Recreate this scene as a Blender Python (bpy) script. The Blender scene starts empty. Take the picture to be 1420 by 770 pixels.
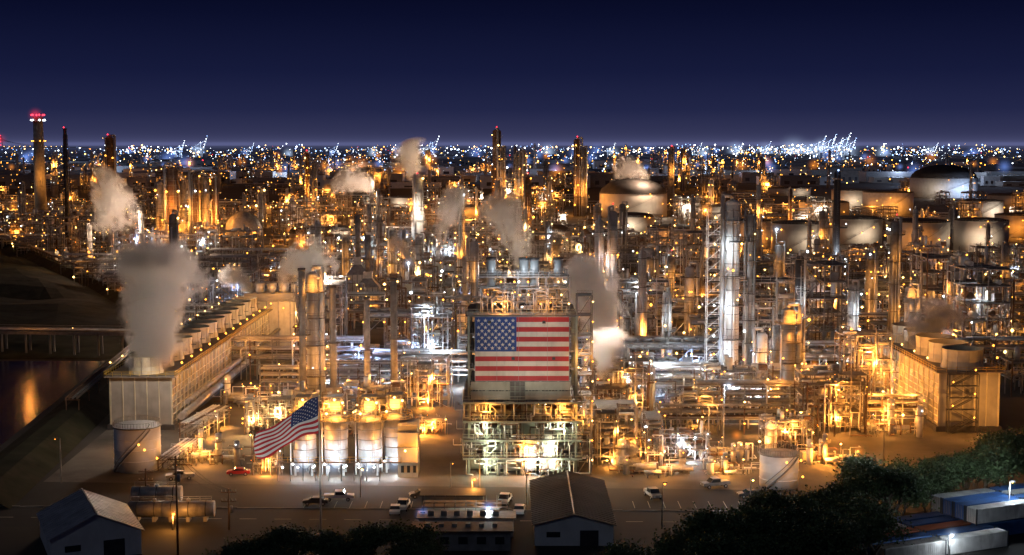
import bpy, math, random, bmesh
from mathutils import Vector, Matrix, noise
random.seed(7)
R=random.Random(11)
scene=bpy.context.scene
scene.view_settings.view_transform='Standard'
scene.view_settings.look='None'
scene.view_settings.exposure=0
# ---------------------------------------------------------------- survey helpers
H=66.0; F=1950.0; PITCH=math.atan(185/F)
cp,sp=math.cos(PITCH),math.sin(PITCH)
def G(u,v):
    x=(u-710)/F; w=-(v-385)/F
    dy=cp+w*sp; dz=-sp+w*cp
    t=H/(-dz)
    return (t*x,t*dy)
def HT(v,y):
    w=-(v-385)/F
    dy=cp+w*sp; dz=-sp+w*cp
    return H+y/dy*dz
def S(y): return F/y   # px per metre
# ---------------------------------------------------------------- materials
def nodes(m):
    m.use_nodes=True
    nt=m.node_tree; nt.nodes.clear(); return nt
def surf(name,col,rough=.6,metal=0.,var=.25,scale=.6,dirt=(.05,.035,.025),dirtamt=.4,bump=.0,objrand=.0,spec=.5):
    m=bpy.data.materials.new(name); nt=nodes(m); N=nt.nodes; L=nt.links
    out=N.new('ShaderNodeOutputMaterial'); b=N.new('ShaderNodeBsdfPrincipled'); L.new(b.outputs[0],out.inputs[0])
    tc=N.new('ShaderNodeTexCoord'); n1=N.new('ShaderNodeTexNoise'); n1.inputs['Scale'].default_value=scale; n1.inputs['Detail'].default_value=5
    L.new(tc.outputs['Object'],n1.inputs['Vector'])
    mp=N.new('ShaderNodeMapRange'); mp.inputs[1].default_value=.3; mp.inputs[2].default_value=.7; mp.inputs[3].default_value=1-var; mp.inputs[4].default_value=1+var
    L.new(n1.outputs['Fac'],mp.inputs[0])
    mul=N.new('ShaderNodeMix'); mul.data_type='RGBA'; mul.blend_type='MULTIPLY'; mul.inputs[0].default_value=1
    mul.inputs[6].default_value=(*col,1); L.new(mp.outputs[0],mul.inputs[7])
    n2=N.new('ShaderNodeTexNoise'); n2.inputs['Scale'].default_value=scale*.35; n2.inputs['Detail'].default_value=8; n2.inputs['Roughness'].default_value=.7
    mpp=N.new('ShaderNodeMapping'); mpp.inputs['Scale'].default_value=(3,3,.7); L.new(tc.outputs['Object'],mpp.inputs[0]); L.new(mpp.outputs[0],n2.inputs['Vector'])
    r=N.new('ShaderNodeMapRange'); r.inputs[1].default_value=.5; r.inputs[2].default_value=.72; r.inputs[3].default_value=0; r.inputs[4].default_value=dirtamt
    L.new(n2.outputs['Fac'],r.inputs[0])
    mx=N.new('ShaderNodeMix'); mx.data_type='RGBA'; L.new(r.outputs[0],mx.inputs[0]); L.new(mul.outputs[2],mx.inputs[6]); mx.inputs[7].default_value=(*dirt,1)
    last=mx.outputs[2]
    if objrand>0:
        oi=N.new('ShaderNodeObjectInfo'); mr=N.new('ShaderNodeMapRange'); mr.inputs[3].default_value=1-objrand; mr.inputs[4].default_value=1+objrand
        L.new(oi.outputs['Random'],mr.inputs[0]); m2=N.new('ShaderNodeMix'); m2.data_type='RGBA'; m2.blend_type='MULTIPLY'; m2.inputs[0].default_value=1
        L.new(last,m2.inputs[6]); L.new(mr.outputs[0],m2.inputs[7]); last=m2.outputs[2]
    L.new(last,b.inputs['Base Color']); b.inputs['Roughness'].default_value=rough; b.inputs['Metallic'].default_value=metal
    b.inputs['Specular IOR Level'].default_value=spec
    if bump>0:
        bp=N.new('ShaderNodeBump'); bp.inputs['Strength'].default_value=bump; L.new(n1.outputs['Fac'],bp.inputs['Height']); L.new(bp.outputs[0],b.inputs['Normal'])
    return m
def emis(name,col,st):
    m=bpy.data.materials.new(name); nt=nodes(m); N=nt.nodes
    out=N.new('ShaderNodeOutputMaterial'); e=N.new('ShaderNodeEmission'); e.inputs[0].default_value=(*col,1); e.inputs[1].default_value=st
    nt.links.new(e.outputs[0],out.inputs[0])
    try: m.cycles.emission_sampling='NONE'
    except Exception: pass
    return m
STEEL=surf('galvanised_steel',(.27,.26,.25),.5,.2,.25,.8,objrand=.3)
ALU=surf('insulation_cladding',(.48,.475,.46),.45,.25,.2,.5,objrand=.3)
RUST=surf('oxide_painted_steel',(.15,.085,.05),.7,.0,.3,.8,objrand=.3)
CONC=surf('concrete',(.26,.25,.23),.85,0,.2,.3,dirtamt=.25)
DARK=surf('dark_steel',(.05,.05,.055),.5,.2,.3,.8)
CREAM=surf('cream_cladding',(.45,.42,.32),.6,0,.15,.4,dirtamt=.3)
WHITE=surf('white_paint',(.70,.70,.68),.5,0,.1,.4,dirtamt=.15)
TANK=surf('tank_paint',(.46,.42,.36),.6,0,.12,.12,dirtamt=.3,objrand=.25)
ROOFD=surf('dark_roof',(.045,.040,.038),.8,0,.3,.2)
GRATE=surf('grating',(.15,.135,.12),.7,.1,.2,1.)
YEL=surf('safety_yellow',(.55,.36,.05),.5,0,.1,1.)
SCRUB=surf('scrub',(.018,.02,.012),.95,0,.5,.15,dirtamt=.5,spec=.1)
GREENST=surf('green_painted_steel',(.27,.30,.24),.55,0,.2,.6,dirtamt=.35)
B_OR=emis('sodium_lamp_glass',(1,.36,.04),8)
B_YE=emis('warm_lamp_glass',(1,.57,.15),11)
B_WH=emis('white_lamp_glass',(.85,.93,1),11)
B_BL=emis('blue_lamp_glass',(.30,.5,1),5)
B_RE=emis('red_beacon_glass',(1,.03,.05),6)
B_GR=emis('green_lamp_glass',(.3,1,.6),5)
GLASS=surf('window_glass',(.03,.035,.04),.1,0,.1)
RUBBER=surf('rubber',(.02,.02,.02),.8)
MATS=[STEEL,ALU,RUST,CONC,DARK,CREAM,WHITE,TANK,ROOFD,GRATE,YEL,B_OR,B_YE,B_WH,B_BL,B_RE,B_GR,GLASS,RUBBER,SCRUB,GREENST]
(ST,AL,RU,CO,DK,CR,WH,TK,RD,GR,YE,BO,BY,BW,BB,BR,BG,GL,RB,SC,GS)=range(len(MATS))
# ---------------------------------------------------------------- mesh builder
class MB:
    def __init__(s): s.v=[];s.f=[];s.m=[];s.s=[];s.lamps=[]
    def quad(s,a,b,c,d,mat,sm=False):
        i=len(s.v); s.v+= [tuple(a),tuple(b),tuple(c),tuple(d)]; s.f.append((i,i+1,i+2,i+3)); s.m.append(mat); s.s.append(sm)
    def poly(s,pts,mat):
        i=len(s.v); s.v+=[tuple(p) for p in pts]; s.f.append(tuple(range(i,i+len(pts)))); s.m.append(mat); s.s.append(False)
    def box(s,x0,y0,z0,x1,y1,z1,mat):
        i=len(s.v)
        s.v+=[(x0,y0,z0),(x1,y0,z0),(x1,y1,z0),(x0,y1,z0),(x0,y0,z1),(x1,y0,z1),(x1,y1,z1),(x0,y1,z1)]
        for f in ((0,3,2,1),(4,5,6,7),(0,1,5,4),(1,2,6,5),(2,3,7,6),(3,0,4,7)):
            s.f.append(tuple(i+k for k in f)); s.m.append(mat); s.s.append(False)
    def cyl(s,p0,p1,r,mat,n=8,r1=None,caps=True,smooth=True):
        p0=Vector(p0);p1=Vector(p1); d=p1-p0
        if d.length<1e-6: return
        d.normalize(); a=Vector((0,0,1)) if abs(d.z)<.9 else Vector((1,0,0))
        x=d.cross(a).normalized(); y=d.cross(x)
        if r1 is None: r1=r
        i=len(s.v)
        for P,rr in ((p0,r),(p1,r1)):
            for k in range(n):
                t=2*math.pi*(k+.5)/n
                q=P+x*(math.cos(t)*rr)+y*(math.sin(t)*rr); s.v.append((q.x,q.y,q.z))
        for k in range(n):
            s.f.append((i+k,i+n+k,i+n+(k+1)%n,i+(k+1)%n)); s.m.append(mat); s.s.append(smooth and n>4)
        if caps:
            s.f.append(tuple(i+k for k in range(n))); s.m.append(mat); s.s.append(False)
            s.f.append(tuple(i+n+k for k in range(n-1,-1,-1))); s.m.append(mat); s.s.append(False)
    def beam(s,p0,p1,w,mat): s.cyl(p0,p1,w*.7,mat,4,caps=False)
    def dome(s,c,r,h,mat,n=20,rings=5,down=False):
        i=len(s.v)
        for j in range(rings):
            a=math.pi/2*j/rings
            for k in range(n):
                t=2*math.pi*k/n
                s.v.append((c[0]+r*math.cos(a)*math.cos(t),c[1]+r*math.cos(a)*math.sin(t),c[2]+h*math.sin(a)))
        s.v.append((c[0],c[1],c[2]+h)); top=len(s.v)-1
        for j in range(rings-1):
            for k in range(n):
                s.f.append((i+j*n+k,i+j*n+(k+1)%n,i+(j+1)*n+(k+1)%n,i+(j+1)*n+k)); s.m.append(mat); s.s.append(True)
        for k in range(n):
            s.f.append((i+(rings-1)*n+k,i+(rings-1)*n+(k+1)%n,top)); s.m.append(mat); s.s.append(True)
    def bulb(s,p,r=.25,mat=BO):
        i=len(s.v); x,y,z=p
        s.v+=[(x+r,y,z),(x-r,y,z),(x,y+r,z),(x,y-r,z),(x,y,z+r),(x,y,z-r)]
        for f in ((0,2,4),(2,1,4),(1,3,4),(3,0,4),(2,0,5),(1,2,5),(3,1,5),(0,3,5)):
            s.f.append(tuple(i+k for k in f)); s.m.append(mat); s.s.append(False)
    def rail(s,x0,y0,x1,y1,z,mat=ST,h=1.1):
        L=math.hypot(x1-x0,y1-y0); n=max(1,int(L/2))
        for k in range(n+1):
            t=k/n; x=x0+(x1-x0)*t; y=y0+(y1-y0)*t
            s.beam((x,y,z),(x,y,z+h),.07,mat)
        for zz in (h,h*.5): s.beam((x0,y0,z+zz),(x1,y1,z+zz),.07,mat)
    def ringplat(s,c,r,ro,z,a0,a1,mat=GR,railm=ST):
        n=max(4,int((a1-a0)/.4))
        pts=[]
        for k in range(n+1):
            a=a0+(a1-a0)*k/n; pts.append((math.cos(a),math.sin(a)))
        for k in range(n):
            (ca,sa),(cb,sb)=pts[k],pts[k+1]
            for zz in (z,z-.15):
                s.quad((c[0]+r*ca,c[1]+r*sa,zz),(c[0]+ro*ca,c[1]+ro*sa,zz),(c[0]+ro*cb,c[1]+ro*sb,zz),(c[0]+r*cb,c[1]+r*sb,zz),mat)
            s.quad((c[0]+ro*ca,c[1]+ro*sa,z-.15),(c[0]+ro*cb,c[1]+ro*sb,z-.15),(c[0]+ro*cb,c[1]+ro*sb,z),(c[0]+ro*ca,c[1]+ro*sa,z),mat)
            for h in (.55,1.1): s.beam((c[0]+ro*ca,c[1]+ro*sa,z+h),(c[0]+ro*cb,c[1]+ro*sb,z+h),.07,railm)
            s.beam((c[0]+ro*ca,c[1]+ro*sa,z),(c[0]+ro*ca,c[1]+ro*sa,z+1.1),.07,railm)
    def ladder(s,x,y,z0,z1,mat=ST):
        for dx in (-.25,.25): s.beam((x+dx,y,z0),(x+dx,y,z1),.06,mat)
        z=z0
        while z<z1: s.beam((x-.25,y,z),(x+.25,y,z),.05,mat); z+=.8
    def pipe(s,pts,r,mat=AL,n=7):
        for a,b in zip(pts[:-1],pts[1:]): s.cyl(a,b,r,mat,n,caps=True)
    def mesh(s,name):
        me=bpy.data.meshes.new(name); me.from_pydata(s.v,[],s.f)
        for m in MATS: me.materials.append(m)
        me.polygons.foreach_set('material_index',s.m); me.polygons.foreach_set('use_smooth',s.s); me.update(); return me
def put(me,name,loc,rz=0,sc=(1,1,1),parent=None):
    o=bpy.data.objects.new(name,me); scene.collection.objects.link(o)
    o.location=loc; o.rotation_euler=(0,0,rz); o.scale=sc
    if parent: o.parent=parent
    return o
def empty(name,loc=(0,0,0)):
    e=bpy.data.objects.new(name,None); scene.collection.objects.link(e); e.location=loc; return e
# ---------------------------------------------------------------- lamps
LP=empty('refinery_lamps')
LD={}
ORC=(1,.34,.045)
def ldata(kind):
    if kind in LD: return LD[kind]
    spec={'or':(ORC,5000,.4),'orbig':(ORC,15000,.8),'orhuge':(ORC,30000,1.2),'orsm':((1,.38,.065),1800,.3),
          'ye':((1,.56,.19),4600,.4),'wh':((.74,.87,1),5200,.4),'whsm':((.80,.91,1),1700,.3),'bl':((.38,.55,1),7000,.4),
          'whhuge':((.5,.66,1),80000,2),'gr':((.95,1,.72),1150,.4),'st':((1,.82,.66),21000,1.2),'st_fill_far':((1,.68,.46),95000,1.8),'tkw':((1,.80,.60),15000,1)}[kind]
    l=bpy.data.lights.new(kind+'_lamp','POINT'); l.color=spec[0]; l.energy=spec[1]; l.shadow_soft_size=spec[2]
    LD[kind]=l; return l
NL=0
def lamp(kind,p):
    global NL; NL+=1
    o=bpy.data.objects.new('lamp',ldata(kind)); scene.collection.objects.link(o); o.location=p; o.parent=LP
def spot(p,target,energy,ang,col=(1,.95,.85),blend=.6,size=.4):
    l=bpy.data.lights.new('flood','SPOT'); l.energy=energy; l.spot_size=math.radians(ang); l.spot_blend=blend; l.color=col; l.shadow_soft_size=size
    o=bpy.data.objects.new('floodlight',l); scene.collection.objects.link(o); o.location=p
    o.rotation_euler=(Vector(target)-Vector(p)).to_track_quat('-Z','Y').to_euler(); o.parent=LP
# lamp glow: self-emitting volume spheres added around lamps to imitate bloom
b2=bmesh.new(); bmesh.ops.create_icosphere(b2,subdivisions=3,radius=1.0)
HZ={}; HP=empty('lamp_glow_halos')
def glow_halo_mesh(kind,R0,peak):
    key=(kind,round(R0,1))
    if key in HZ: return HZ[key]
    col={'o':(1,.30,.03),'w':(.55,.72,1),'y':(1,.55,.2),'r':(1,.03,.06),'b':(.2,.36,1)}[kind]
    m=bpy.data.materials.new('glow_halo_'+kind); nt=nodes(m); N=nt.nodes; L=nt.links
    out=N.new('ShaderNodeOutputMaterial'); e=N.new('ShaderNodeEmission'); e.inputs[0].default_value=(*col,1); L.new(e.outputs[0],out.inputs['Volume'])
    tc=N.new('ShaderNodeTexCoord'); ln=N.new('ShaderNodeVectorMath'); ln.operation='LENGTH'; L.new(tc.outputs['Object'],ln.inputs[0])
    a=N.new('ShaderNodeMath'); a.operation='SUBTRACT'; a.use_clamp=True; a.inputs[0].default_value=.97; L.new(ln.outputs['Value'],a.inputs[1])
    p=N.new('ShaderNodeMath'); p.operation='POWER'; p.inputs[1].default_value=3.0; L.new(a.outputs[0],p.inputs[0])
    q=N.new('ShaderNodeMath'); q.operation='MULTIPLY'; q.inputs[1].default_value=peak*1.8/R0; L.new(p.outputs[0],q.inputs[0]); L.new(q.outputs[0],e.inputs[1])
    me=bpy.data.meshes.new('glow_halo'); b2.to_mesh(me); me.materials.append(m); HZ[key]=me; return me
def glow_halo(kind,p,R0,peak=.8):
    R0=max(.5,round(R0*2)/2) if R0<10 else round(R0/10)*10
    put(glow_halo_mesh(kind,R0,peak),'glow_halo',p,0,(R0,R0,R0),HP)
# ---------------------------------------------------------------- modules
def bm(r,white=.12):
    q=r.random()
    if q<white: return BW
    if q<white+.33: return BY
    return BO
VS=[.5,.65,.8,1,1,1.3,1.8]
def mod_frame(seed,w,d,nl,lh=4.2,bulbr=.26,white=.14):
    r=random.Random(seed); m=MB()
    nx=max(2,int(w/4)); ny=max(2,int(d/5))
    xs=[-w/2+w*i/nx for i in range(nx+1)]; ys=[-d/2+d*i/ny for i in range(ny+1)]
    for i,x in enumerate(xs):
        for j,y in enumerate(ys):
            top=nl*lh+(r.choice([0,0,-lh,lh*.6]))
            m.beam((x,y,0),(x,y,top),.28,r.choice([ST,ST,RU]))
    for l in range(1,nl+1):
        z=l*lh
        for y in ys: m.beam((xs[0],y,z),(xs[-1],y,z),.24,ST)
        for x in xs: m.beam((x,ys[0],z),(x,ys[-1],z),.24,ST)
        for i in range(nx):
            for j in range(ny):
                if r.random()<.5:
                    m.box(xs[i],ys[j],z+.13,xs[i+1]-.02,ys[j+1]-.02,z+.22,GR)
                q=r.random(); cx=(xs[i]+xs[i+1])/2; cy=(ys[j]+ys[j+1])/2
                if q<.2:
                    rr=r.uniform(.4,.95); m.cyl((cx-2,cy,z+rr+.4),(cx+2,cy,z+rr+.4),rr,r.choice([AL,AL,RU,WH]),12)
                elif q<.36:
                    rr=r.uniform(.4,.8); hh=r.uniform(2,lh*1.3); m.cyl((cx,cy,z+.3),(cx,cy,z+hh),rr,r.choice([AL,ST,WH]),12); m.dome((cx,cy,z+hh),rr,rr*.5,AL,12,3)
                elif q<.46: m.box(cx-1.1,cy-1,z+.25,cx+1.1,cy+1,z+2.4,r.choice([CR,ST,RU]))
        m.rail(xs[0],ys[0],xs[-1],ys[0],z+.2); 
        m.rail(xs[0],ys[0],xs[0],ys[-1],z+.2); m.rail(xs[-1],ys[0],xs[-1],ys[-1],z+.2)
        for i in range(nx+1):
            if r.random()<.36: m.bulb((xs[i]+r.uniform(-1,1),ys[0]-.35,z+r.uniform(-.8,2.6)),bulbr*r.choice(VS),bm(r,white))
            if r.random()<.2: m.bulb((xs[i]+r.uniform(-1,1),ys[ny//2],z+r.uniform(1.8,2.8)),bulbr*r.choice(VS),bm(r,white))
    for i in range(nx):
        for l in range(nl):
            if r.random()<.45:
                z=l*lh; a,b=(xs[i],xs[i+1]) if r.random()<.5 else (xs[i+1],xs[i]); m.beam((a,ys[0],z),(b,ys[0],z+lh),.16,ST)
    if r.random()<.8:
        x=xs[-1]+.8
        for l in range(nl):
            a,b=(ys[0],ys[0]+4.5) if l%2==0 else (ys[0]+4.5,ys[0])
            for dx in (-.4,.4):
                m.beam((x+dx,a,l*lh),(x+dx,b,(l+1)*lh),.14,YE if r.random()<.3 else ST); m.beam((x+dx,a,l*lh+1),(x+dx,b,(l+1)*lh+1),.07,ST)
    for k in range(int(w*2.2)):
        x=r.uniform(-w/2,w/2); y=r.choice([ys[0]-.5,ys[0]-.9,ys[-1]+.5,r.uniform(-d/2,d/2)]); rr=r.choice([.1,.12,.16,.25]); z1=r.uniform(3,nl*lh+2); z0=r.uniform(0,z1*.5)
        mt=r.choice([AL,AL,ST,RU,WH]); dx=r.uniform(-5,5)
        m.pipe([(x,y,z0),(x,y,z1),(x+dx,y,z1),(x+dx,y+r.uniform(-3,3),z1)],rr,mt,6)
    for l in range(nl):
        m.lamps.append((r.uniform(-w/3,w/3),ys[0]-1.6,l*lh+3.2))
    return m
def mod_rack(seed,L=36,w=7,lv=(5,7.4,9.8),white=.1):
    r=random.Random(seed); m=MB()
    n=int(L/6)
    for i in range(n+1):
        x=-L/2+L*i/n
        for y in (-w/2,w/2): m.beam((x,y,0),(x,y,lv[-1]+.6),.32,r.choice([ST,CO,RU]))
        for z in lv: m.beam((x,-w/2-.6,z),(x,w/2+.6,z),.3,ST)
        if r.random()<.6: m.bulb((x,-w/2-.7,lv[r.randrange(len(lv))]-.7),.25*r.choice(VS),bm(r,white))
        if r.random()<.35: m.bulb((x,-w/2-.5,lv[-1]+2.2),.27*r.choice(VS),bm(r,white)); m.beam((x,-w/2-.5,lv[-1]),(x,-w/2-.5,lv[-1]+2.2),.1,ST)
    for y in (-w/2,w/2):
        for z in lv: m.beam((-L/2,y,z-1),(L/2,y,z-1),.2,ST)
    for z in lv:
        y=-w/2+.4
        while y<w/2-.3:
            rr=r.choice([.1,.15,.2,.28,.36]); y+=rr
            if r.random()<.85: m.cyl((-L/2,y,z+.25+rr),(L/2,y,z+.25+rr),rr,r.choice([AL,AL,ST,ST,RU,WH]),7)
            y+=rr+.15
    for k in range(8):
        x=r.uniform(-L/2,L/2); z=r.choice(lv)+.5; y=r.choice([-1,1])*(w/2+r.uniform(.5,2)); m.pipe([(x,0,z),(x,y,z),(x,y,.3)],r.choice([.12,.2,.3]),r.choice([AL,ST,WH]),6)
    m.rail(-L/2,-w/2-.5,L/2,-w/2-.5,lv[-1]+.3)
    for k in (-L/4,L/4): m.lamps.append((k,-w/2-1.8,3.6)); m.lamps.append((k*.4,-w/2-1,lv[-1]+2.4))
    return m
def column(m,cx,cy,h,rad,seed,mat=AL,plats=True,bulbs=True,pipes=True,white=.14,bulbr=.25,gap=None):
    r=random.Random(seed)
    n=18 if rad>1 else 12
    m.cyl((cx,cy,0),(cx,cy,h-rad*.5),rad,mat,n)
    if r.random()<.45 and h>20:
        z=h*r.uniform(.35,.6); m.cyl((cx,cy,0),(cx,cy,z),rad*1.25,mat,n); m.cyl((cx,cy,z),(cx,cy,z+rad),rad*1.25,mat,n,r1=rad)
    m.dome((cx,cy,h-rad*.5),rad,rad*.6,mat,n,4)
    z=2.5
    while z<h-2:
        m.cyl((cx,cy,z),(cx,cy,z+.14),rad*1.03+.02,ST,n,caps=True); z+=r.uniform(2.5,4)
    if pipes:
        for k in range(3):
            a=r.uniform(-2.6,-.5); pr=r.choice([.15,.22,.3]); x=cx+math.cos(a)*(rad+pr+.3); y=cy+math.sin(a)*(rad+pr+.3)
            z1=h*r.uniform(.5,1.0)
            m.pipe([(x,y,.5),(x,y,z1),(cx,cy,z1)],pr,r.choice([AL,ST,WH]),7)
        pr=rad*.28; a=r.uniform(-3,0); x=cx+math.cos(a)*(rad+pr+.4); y=cy+math.sin(a)*(rad+pr+.4)
        m.pipe([(cx,cy,h),(cx,cy,h+1.2),(x,y,h+1.2),(x,y,4)],pr,AL,8)
    if plats:
        z=gap or r.uniform(5,8)
        while z<h:
            a0=r.uniform(-3.3,-1.8); a1=a0+r.uniform(2.2,4.5)
            if z>h-7: a0,a1=0,2*math.pi
            m.ringplat((cx,cy),rad+.05,rad+1.5,z,a0,a1)
            m.beam((cx+math.cos(a0)*(rad+1.4),cy+math.sin(a0)*(rad+1.4),z-.1),(cx,cy,z-1.8),.12,ST)
            if bulbs:
                for k in range(r.choice([1,1,2,3])):
                    a=r.uniform(a0,a1); m.bulb((cx+math.cos(a)*(rad+1.5),cy+math.sin(a)*(rad+1.5),z+r.choice([2.0,1.6,-.5])),bulbr*r.choice(VS),bm(r,white))
            m.lamps.append((cx+r.uniform(-1,1)*2,cy-rad-2.4,z+2))
            z+=gap or r.uniform(5,9)
        m.ladder(cx+rad*.5,cy-rad-.4,1,h-1)
def mod_column(seed,h,rad,**k):
    m=MB(); column(m,0,0,h,rad,seed,**k); return m
def mod_heater(seed):
    r=random.Random(seed); m=MB(); w=9;d=7
    for x in (-4,0,4):
        for y in (-3,3): m.beam((x,y,0),(x,y,2.5),.4,CO)
    m.box(-w/2,-d/2,2.5,w/2,d/2,12,r.choice([ST,AL,RU]))
    for x in range(-4,5,2):
        m.box(x-.1,-d/2-.15,2.5,x+.1,-d/2-.003,12,DK); 
    for z in (5.2,8.6): m.box(-w/2-1,-d/2-1.3,z,w/2+1,-d/2-.16,z+.12,GR); m.rail(-w/2-1,-d/2-1.3,w/2+1,-d/2-1.3,z+.12); m.bulb((r.uniform(-4,4),-d/2-1.2,z+2),.25,BO); m.bulb((r.uniform(-4,4),-d/2-1.2,z-.5),.25,BY)
    b=[(-w/2,-d/2,12),(w/2,-d/2,12),(w/2,d/2,12),(-w/2,d/2,12)]; t=[(-1.6,-1.6,16),(1.6,-1.6,16),(1.6,1.6,16),(-1.6,1.6,16)]
    for k in range(4): m.quad(b[k],b[(k+1)%4],t[(k+1)%4],t[k],ST)
    m.box(-1.6,-1.6,16,1.6,1.6,19,AL); m.cyl((0,0,19),(0,0,r.choice([30,36,42])),1.1,r.choice([AL,ST]),16)
    m.ringplat((0,0),1.1,2.4,25,0,6.283); m.bulb((2,-1.5,26),.25,BO); m.bulb((-2,-1.5,24.3),.25,BY)
    m.lamps=[(0,-d/2-3,4),(3,-d/2-2.5,10)]
    return m
def mod_aircool(seed):
    r=random.Random(seed); m=MB(); L=24;w=9;z=11
    for x in range(-12,13,6):
        for y in (-w/2,w/2): m.beam((x,y,0),(x,y,z),.35,ST)
        m.beam((x,-w/2,z-3),(x,w/2,z-3),.25,ST)
        if x<12: m.beam((x,-w/2,5),(x+6,-w/2,z),.18,ST)
        m.bulb((x,-w/2-.4,z-1.5),.25,bm(r))
    m.box(-L/2,-w/2,z,L/2,w/2,z+1.3,ST)
    for x in range(-10,12,4): m.cyl((x,0,z+1.3),(x,0,z+2.2),1.7,ST,14); m.cyl((x,-w/2-.2,z+.6),(x+3,-w/2-.2,z+.6),.25,WH,6)
    m.rail(-L/2,-w/2-1,L/2,-w/2-1,z); m.box(-L/2,-w/2-1.1,z-.15,L/2,-w/2-.02,z-.02,GR)
    for k in range(5):
        x=r.uniform(-11,11); rr=r.uniform(.5,1.1); m.cyl((x-2,r.uniform(-3,0),rr+1),(x+3,r.uniform(-3,0),rr+1),rr,r.choice([AL,WH,RU]),12)
    m.lamps=[(-6,-w/2-2,6),(6,-w/2-2,8)]
    return m
def mod_clutter(seed):
    r=random.Random(seed); m=MB()
    for k in range(5):
        x=r.uniform(-9,9);y=r.uniform(-7,7);rr=r.uniform(.5,1.2);L=r.uniform(3,7)
        m.cyl((x-L/2,y,rr+1.2),(x+L/2,y,rr+1.2),rr,r.choice([AL,WH,ST,RU]),14)
        for dx in (-L/3,L/3): m.box(x+dx-.2,y-rr*.7,0,x+dx+.2,y+rr*.7,1.3,CO)
    for k in range(3):
        x=r.uniform(-9,9);y=r.uniform(-7,7);rr=r.uniform(.6,1.2);h=r.uniform(5,13)
        m.cyl((x,y,0),(x,y,h),rr,r.choice([AL,WH,ST]),14); m.dome((x,y,h),rr,rr*.5,AL,14,3); m.ringplat((x,y),rr,rr+1.1,h*.75,-3,0); m.bulb((x,y-rr-1.1,h*.75+1.8),.24,bm(r))
    for k in range(26):
        x=r.uniform(-10,10);y=r.uniform(-8,8);z=r.choice([.6,1,3.5,4,6]);q=r.choice([.1,.15,.22]); x2=x+r.uniform(-8,8)
        m.pipe([(x,y,.2),(x,y,z),(x2,y,z),(x2,y+r.uniform(-4,4),z)],q,r.choice([AL,ST,RU,WH]),6)
    for k in range(5):
        x=r.uniform(-10,10);y=r.uniform(-8,8); m.beam((x,y,0),(x,y,7),.14,ST); m.bulb((x,y,7),.26*r.choice(VS),bm(r))
    m.box(-8,3,0,-3,7,3.2,CR)
    m.lamps=[(r.uniform(-6,6),-8,5),(r.uniform(-6,6),0,9)]
    return m
KIT={}
def reg(name,label,m): KIT[name]=(m.mesh(label),m.lamps,label)
for i in range(6): reg('f%d'%i,'steel_process_structure',mod_frame(100+i,R.choice([12,15,18]),R.choice([9,12]),R.choice([3,4,5,6])))
for i in range(3): reg('fl%d'%i,'steel_process_structure',mod_frame(150+i,R.choice([18,22]),10,2,4.5))
for i in range(4): reg('r%d'%i,'pipe_rack',mod_rack(200+i))
for i in range(7): reg('c%d'%i,'distillation_column',mod_column(300+i,R.uniform(22,40),R.uniform(.9,1.8),mat=R.choice([AL,AL,ST,WH])))
for i in range(2): reg('h%d'%i,'fired_heater',mod_heater(400+i))
for i in range(2): reg('a%d'%i,'air_cooler_bank',mod_aircool(500+i))
for i in range(4): reg('u%d'%i,'pump_and_vessel_yard',mod_clutter(600+i))
hz=random.Random(77)
def place(key,x,y,rz=0,sc=1,zs=1,kind='or',nl=1,label=None,hprob=.0):
    me,lam,lb=KIT[key]
    put(me,label or lb,(x,y,0),rz,(sc,sc,sc*zs))
    ls=list(lam); R.shuffle(ls)
    for p in ls[:nl]:
        c,s_=math.cos(rz),math.sin(rz)
        q=(x+(p[0]*c-p[1]*s_)*sc,y+(p[0]*s_+p[1]*c)*sc,p[2]*sc*zs)
        lamp(kind,q)
        if hz.random()<hprob:
            hk={'wh':'w','bl':'w','ye':'y','whsm':'w'}.get(kind,'o')
            glow_halo(hk,(q[0],q[1]-.6,q[2]),(y/F)*hz.choice([8,10,14]),.8)
# ---------------------------------------------------------------- ground
def flatmat(name,col,var=.3,scale=.05,rough=.9,col2=None):
    return surf(name,col,rough,0,var,scale,dirt=col2 or (.03,.028,.025),dirtamt=.7,bump=.05,spec=.25)
ground_m=flatmat('earth',(.035,.033,.030))
apron_m=flatmat('concrete_paving',(.095,.087,.076),.4,.08)
asph_m=flatmat('asphalt',(.032,.032,.032),.2,.2)
def sheet(name,pts,z,mat):
    me=bpy.data.meshes.new(name); me.from_pydata([(x,y,z) for x,y in pts],[],[tuple(range(len(pts)))]); me.materials.append(mat)
    return put(me,name,(0,0,0))
sheet('ground',[(-30000,-500),(30000,-500),(30000,60000),(-30000,60000)],0,ground_m)
sheet('refinery_pavement',[(-92,271),(100,262),(125,420),(600,1500),(-560,1500),(-345,950),(-180,643),(-100,470)],.01,apron_m)
sheet('road',[(-140,240),(120,232),(120,246),(-140,253)],.02,asph_m)
mk=MB()
for k in range(40):
    x=-135+k*6.2; y=246-(x+140)*7/260
    mk.box(x,y-.09,.024,x+3,y+.09,.03,CR)
put(mk.mesh('road_markings'),'road_markings',(0,0,0))
kb=MB(); 
for k in range(26):
    x=-140+k*10; y=253.1-(k*10)*7/260; kb.box(x,y,.0,x+9.98,y+.3,.14,CO)
put(kb.mesh('kerb'),'kerb',(0,0,0))
pk=MB()
for (u0,v0,n) in ((420,705,9),(880,705,8)):
    x,y=G(u0,v0)
    for k in range(n): pk.box(x+k*2.8,y,.022,x+k*2.8+.1,y+5,.028,CR)
put(pk.mesh('parking_markings'),'parking_markings',(0,0,0))
wm=bpy.data.materials.new('water'); nt=nodes(wm); o_=nt.nodes.new('ShaderNodeOutputMaterial'); b=nt.nodes.new('ShaderNodeBsdfPrincipled'); nt.links.new(b.outputs[0],o_.inputs[0])
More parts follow.
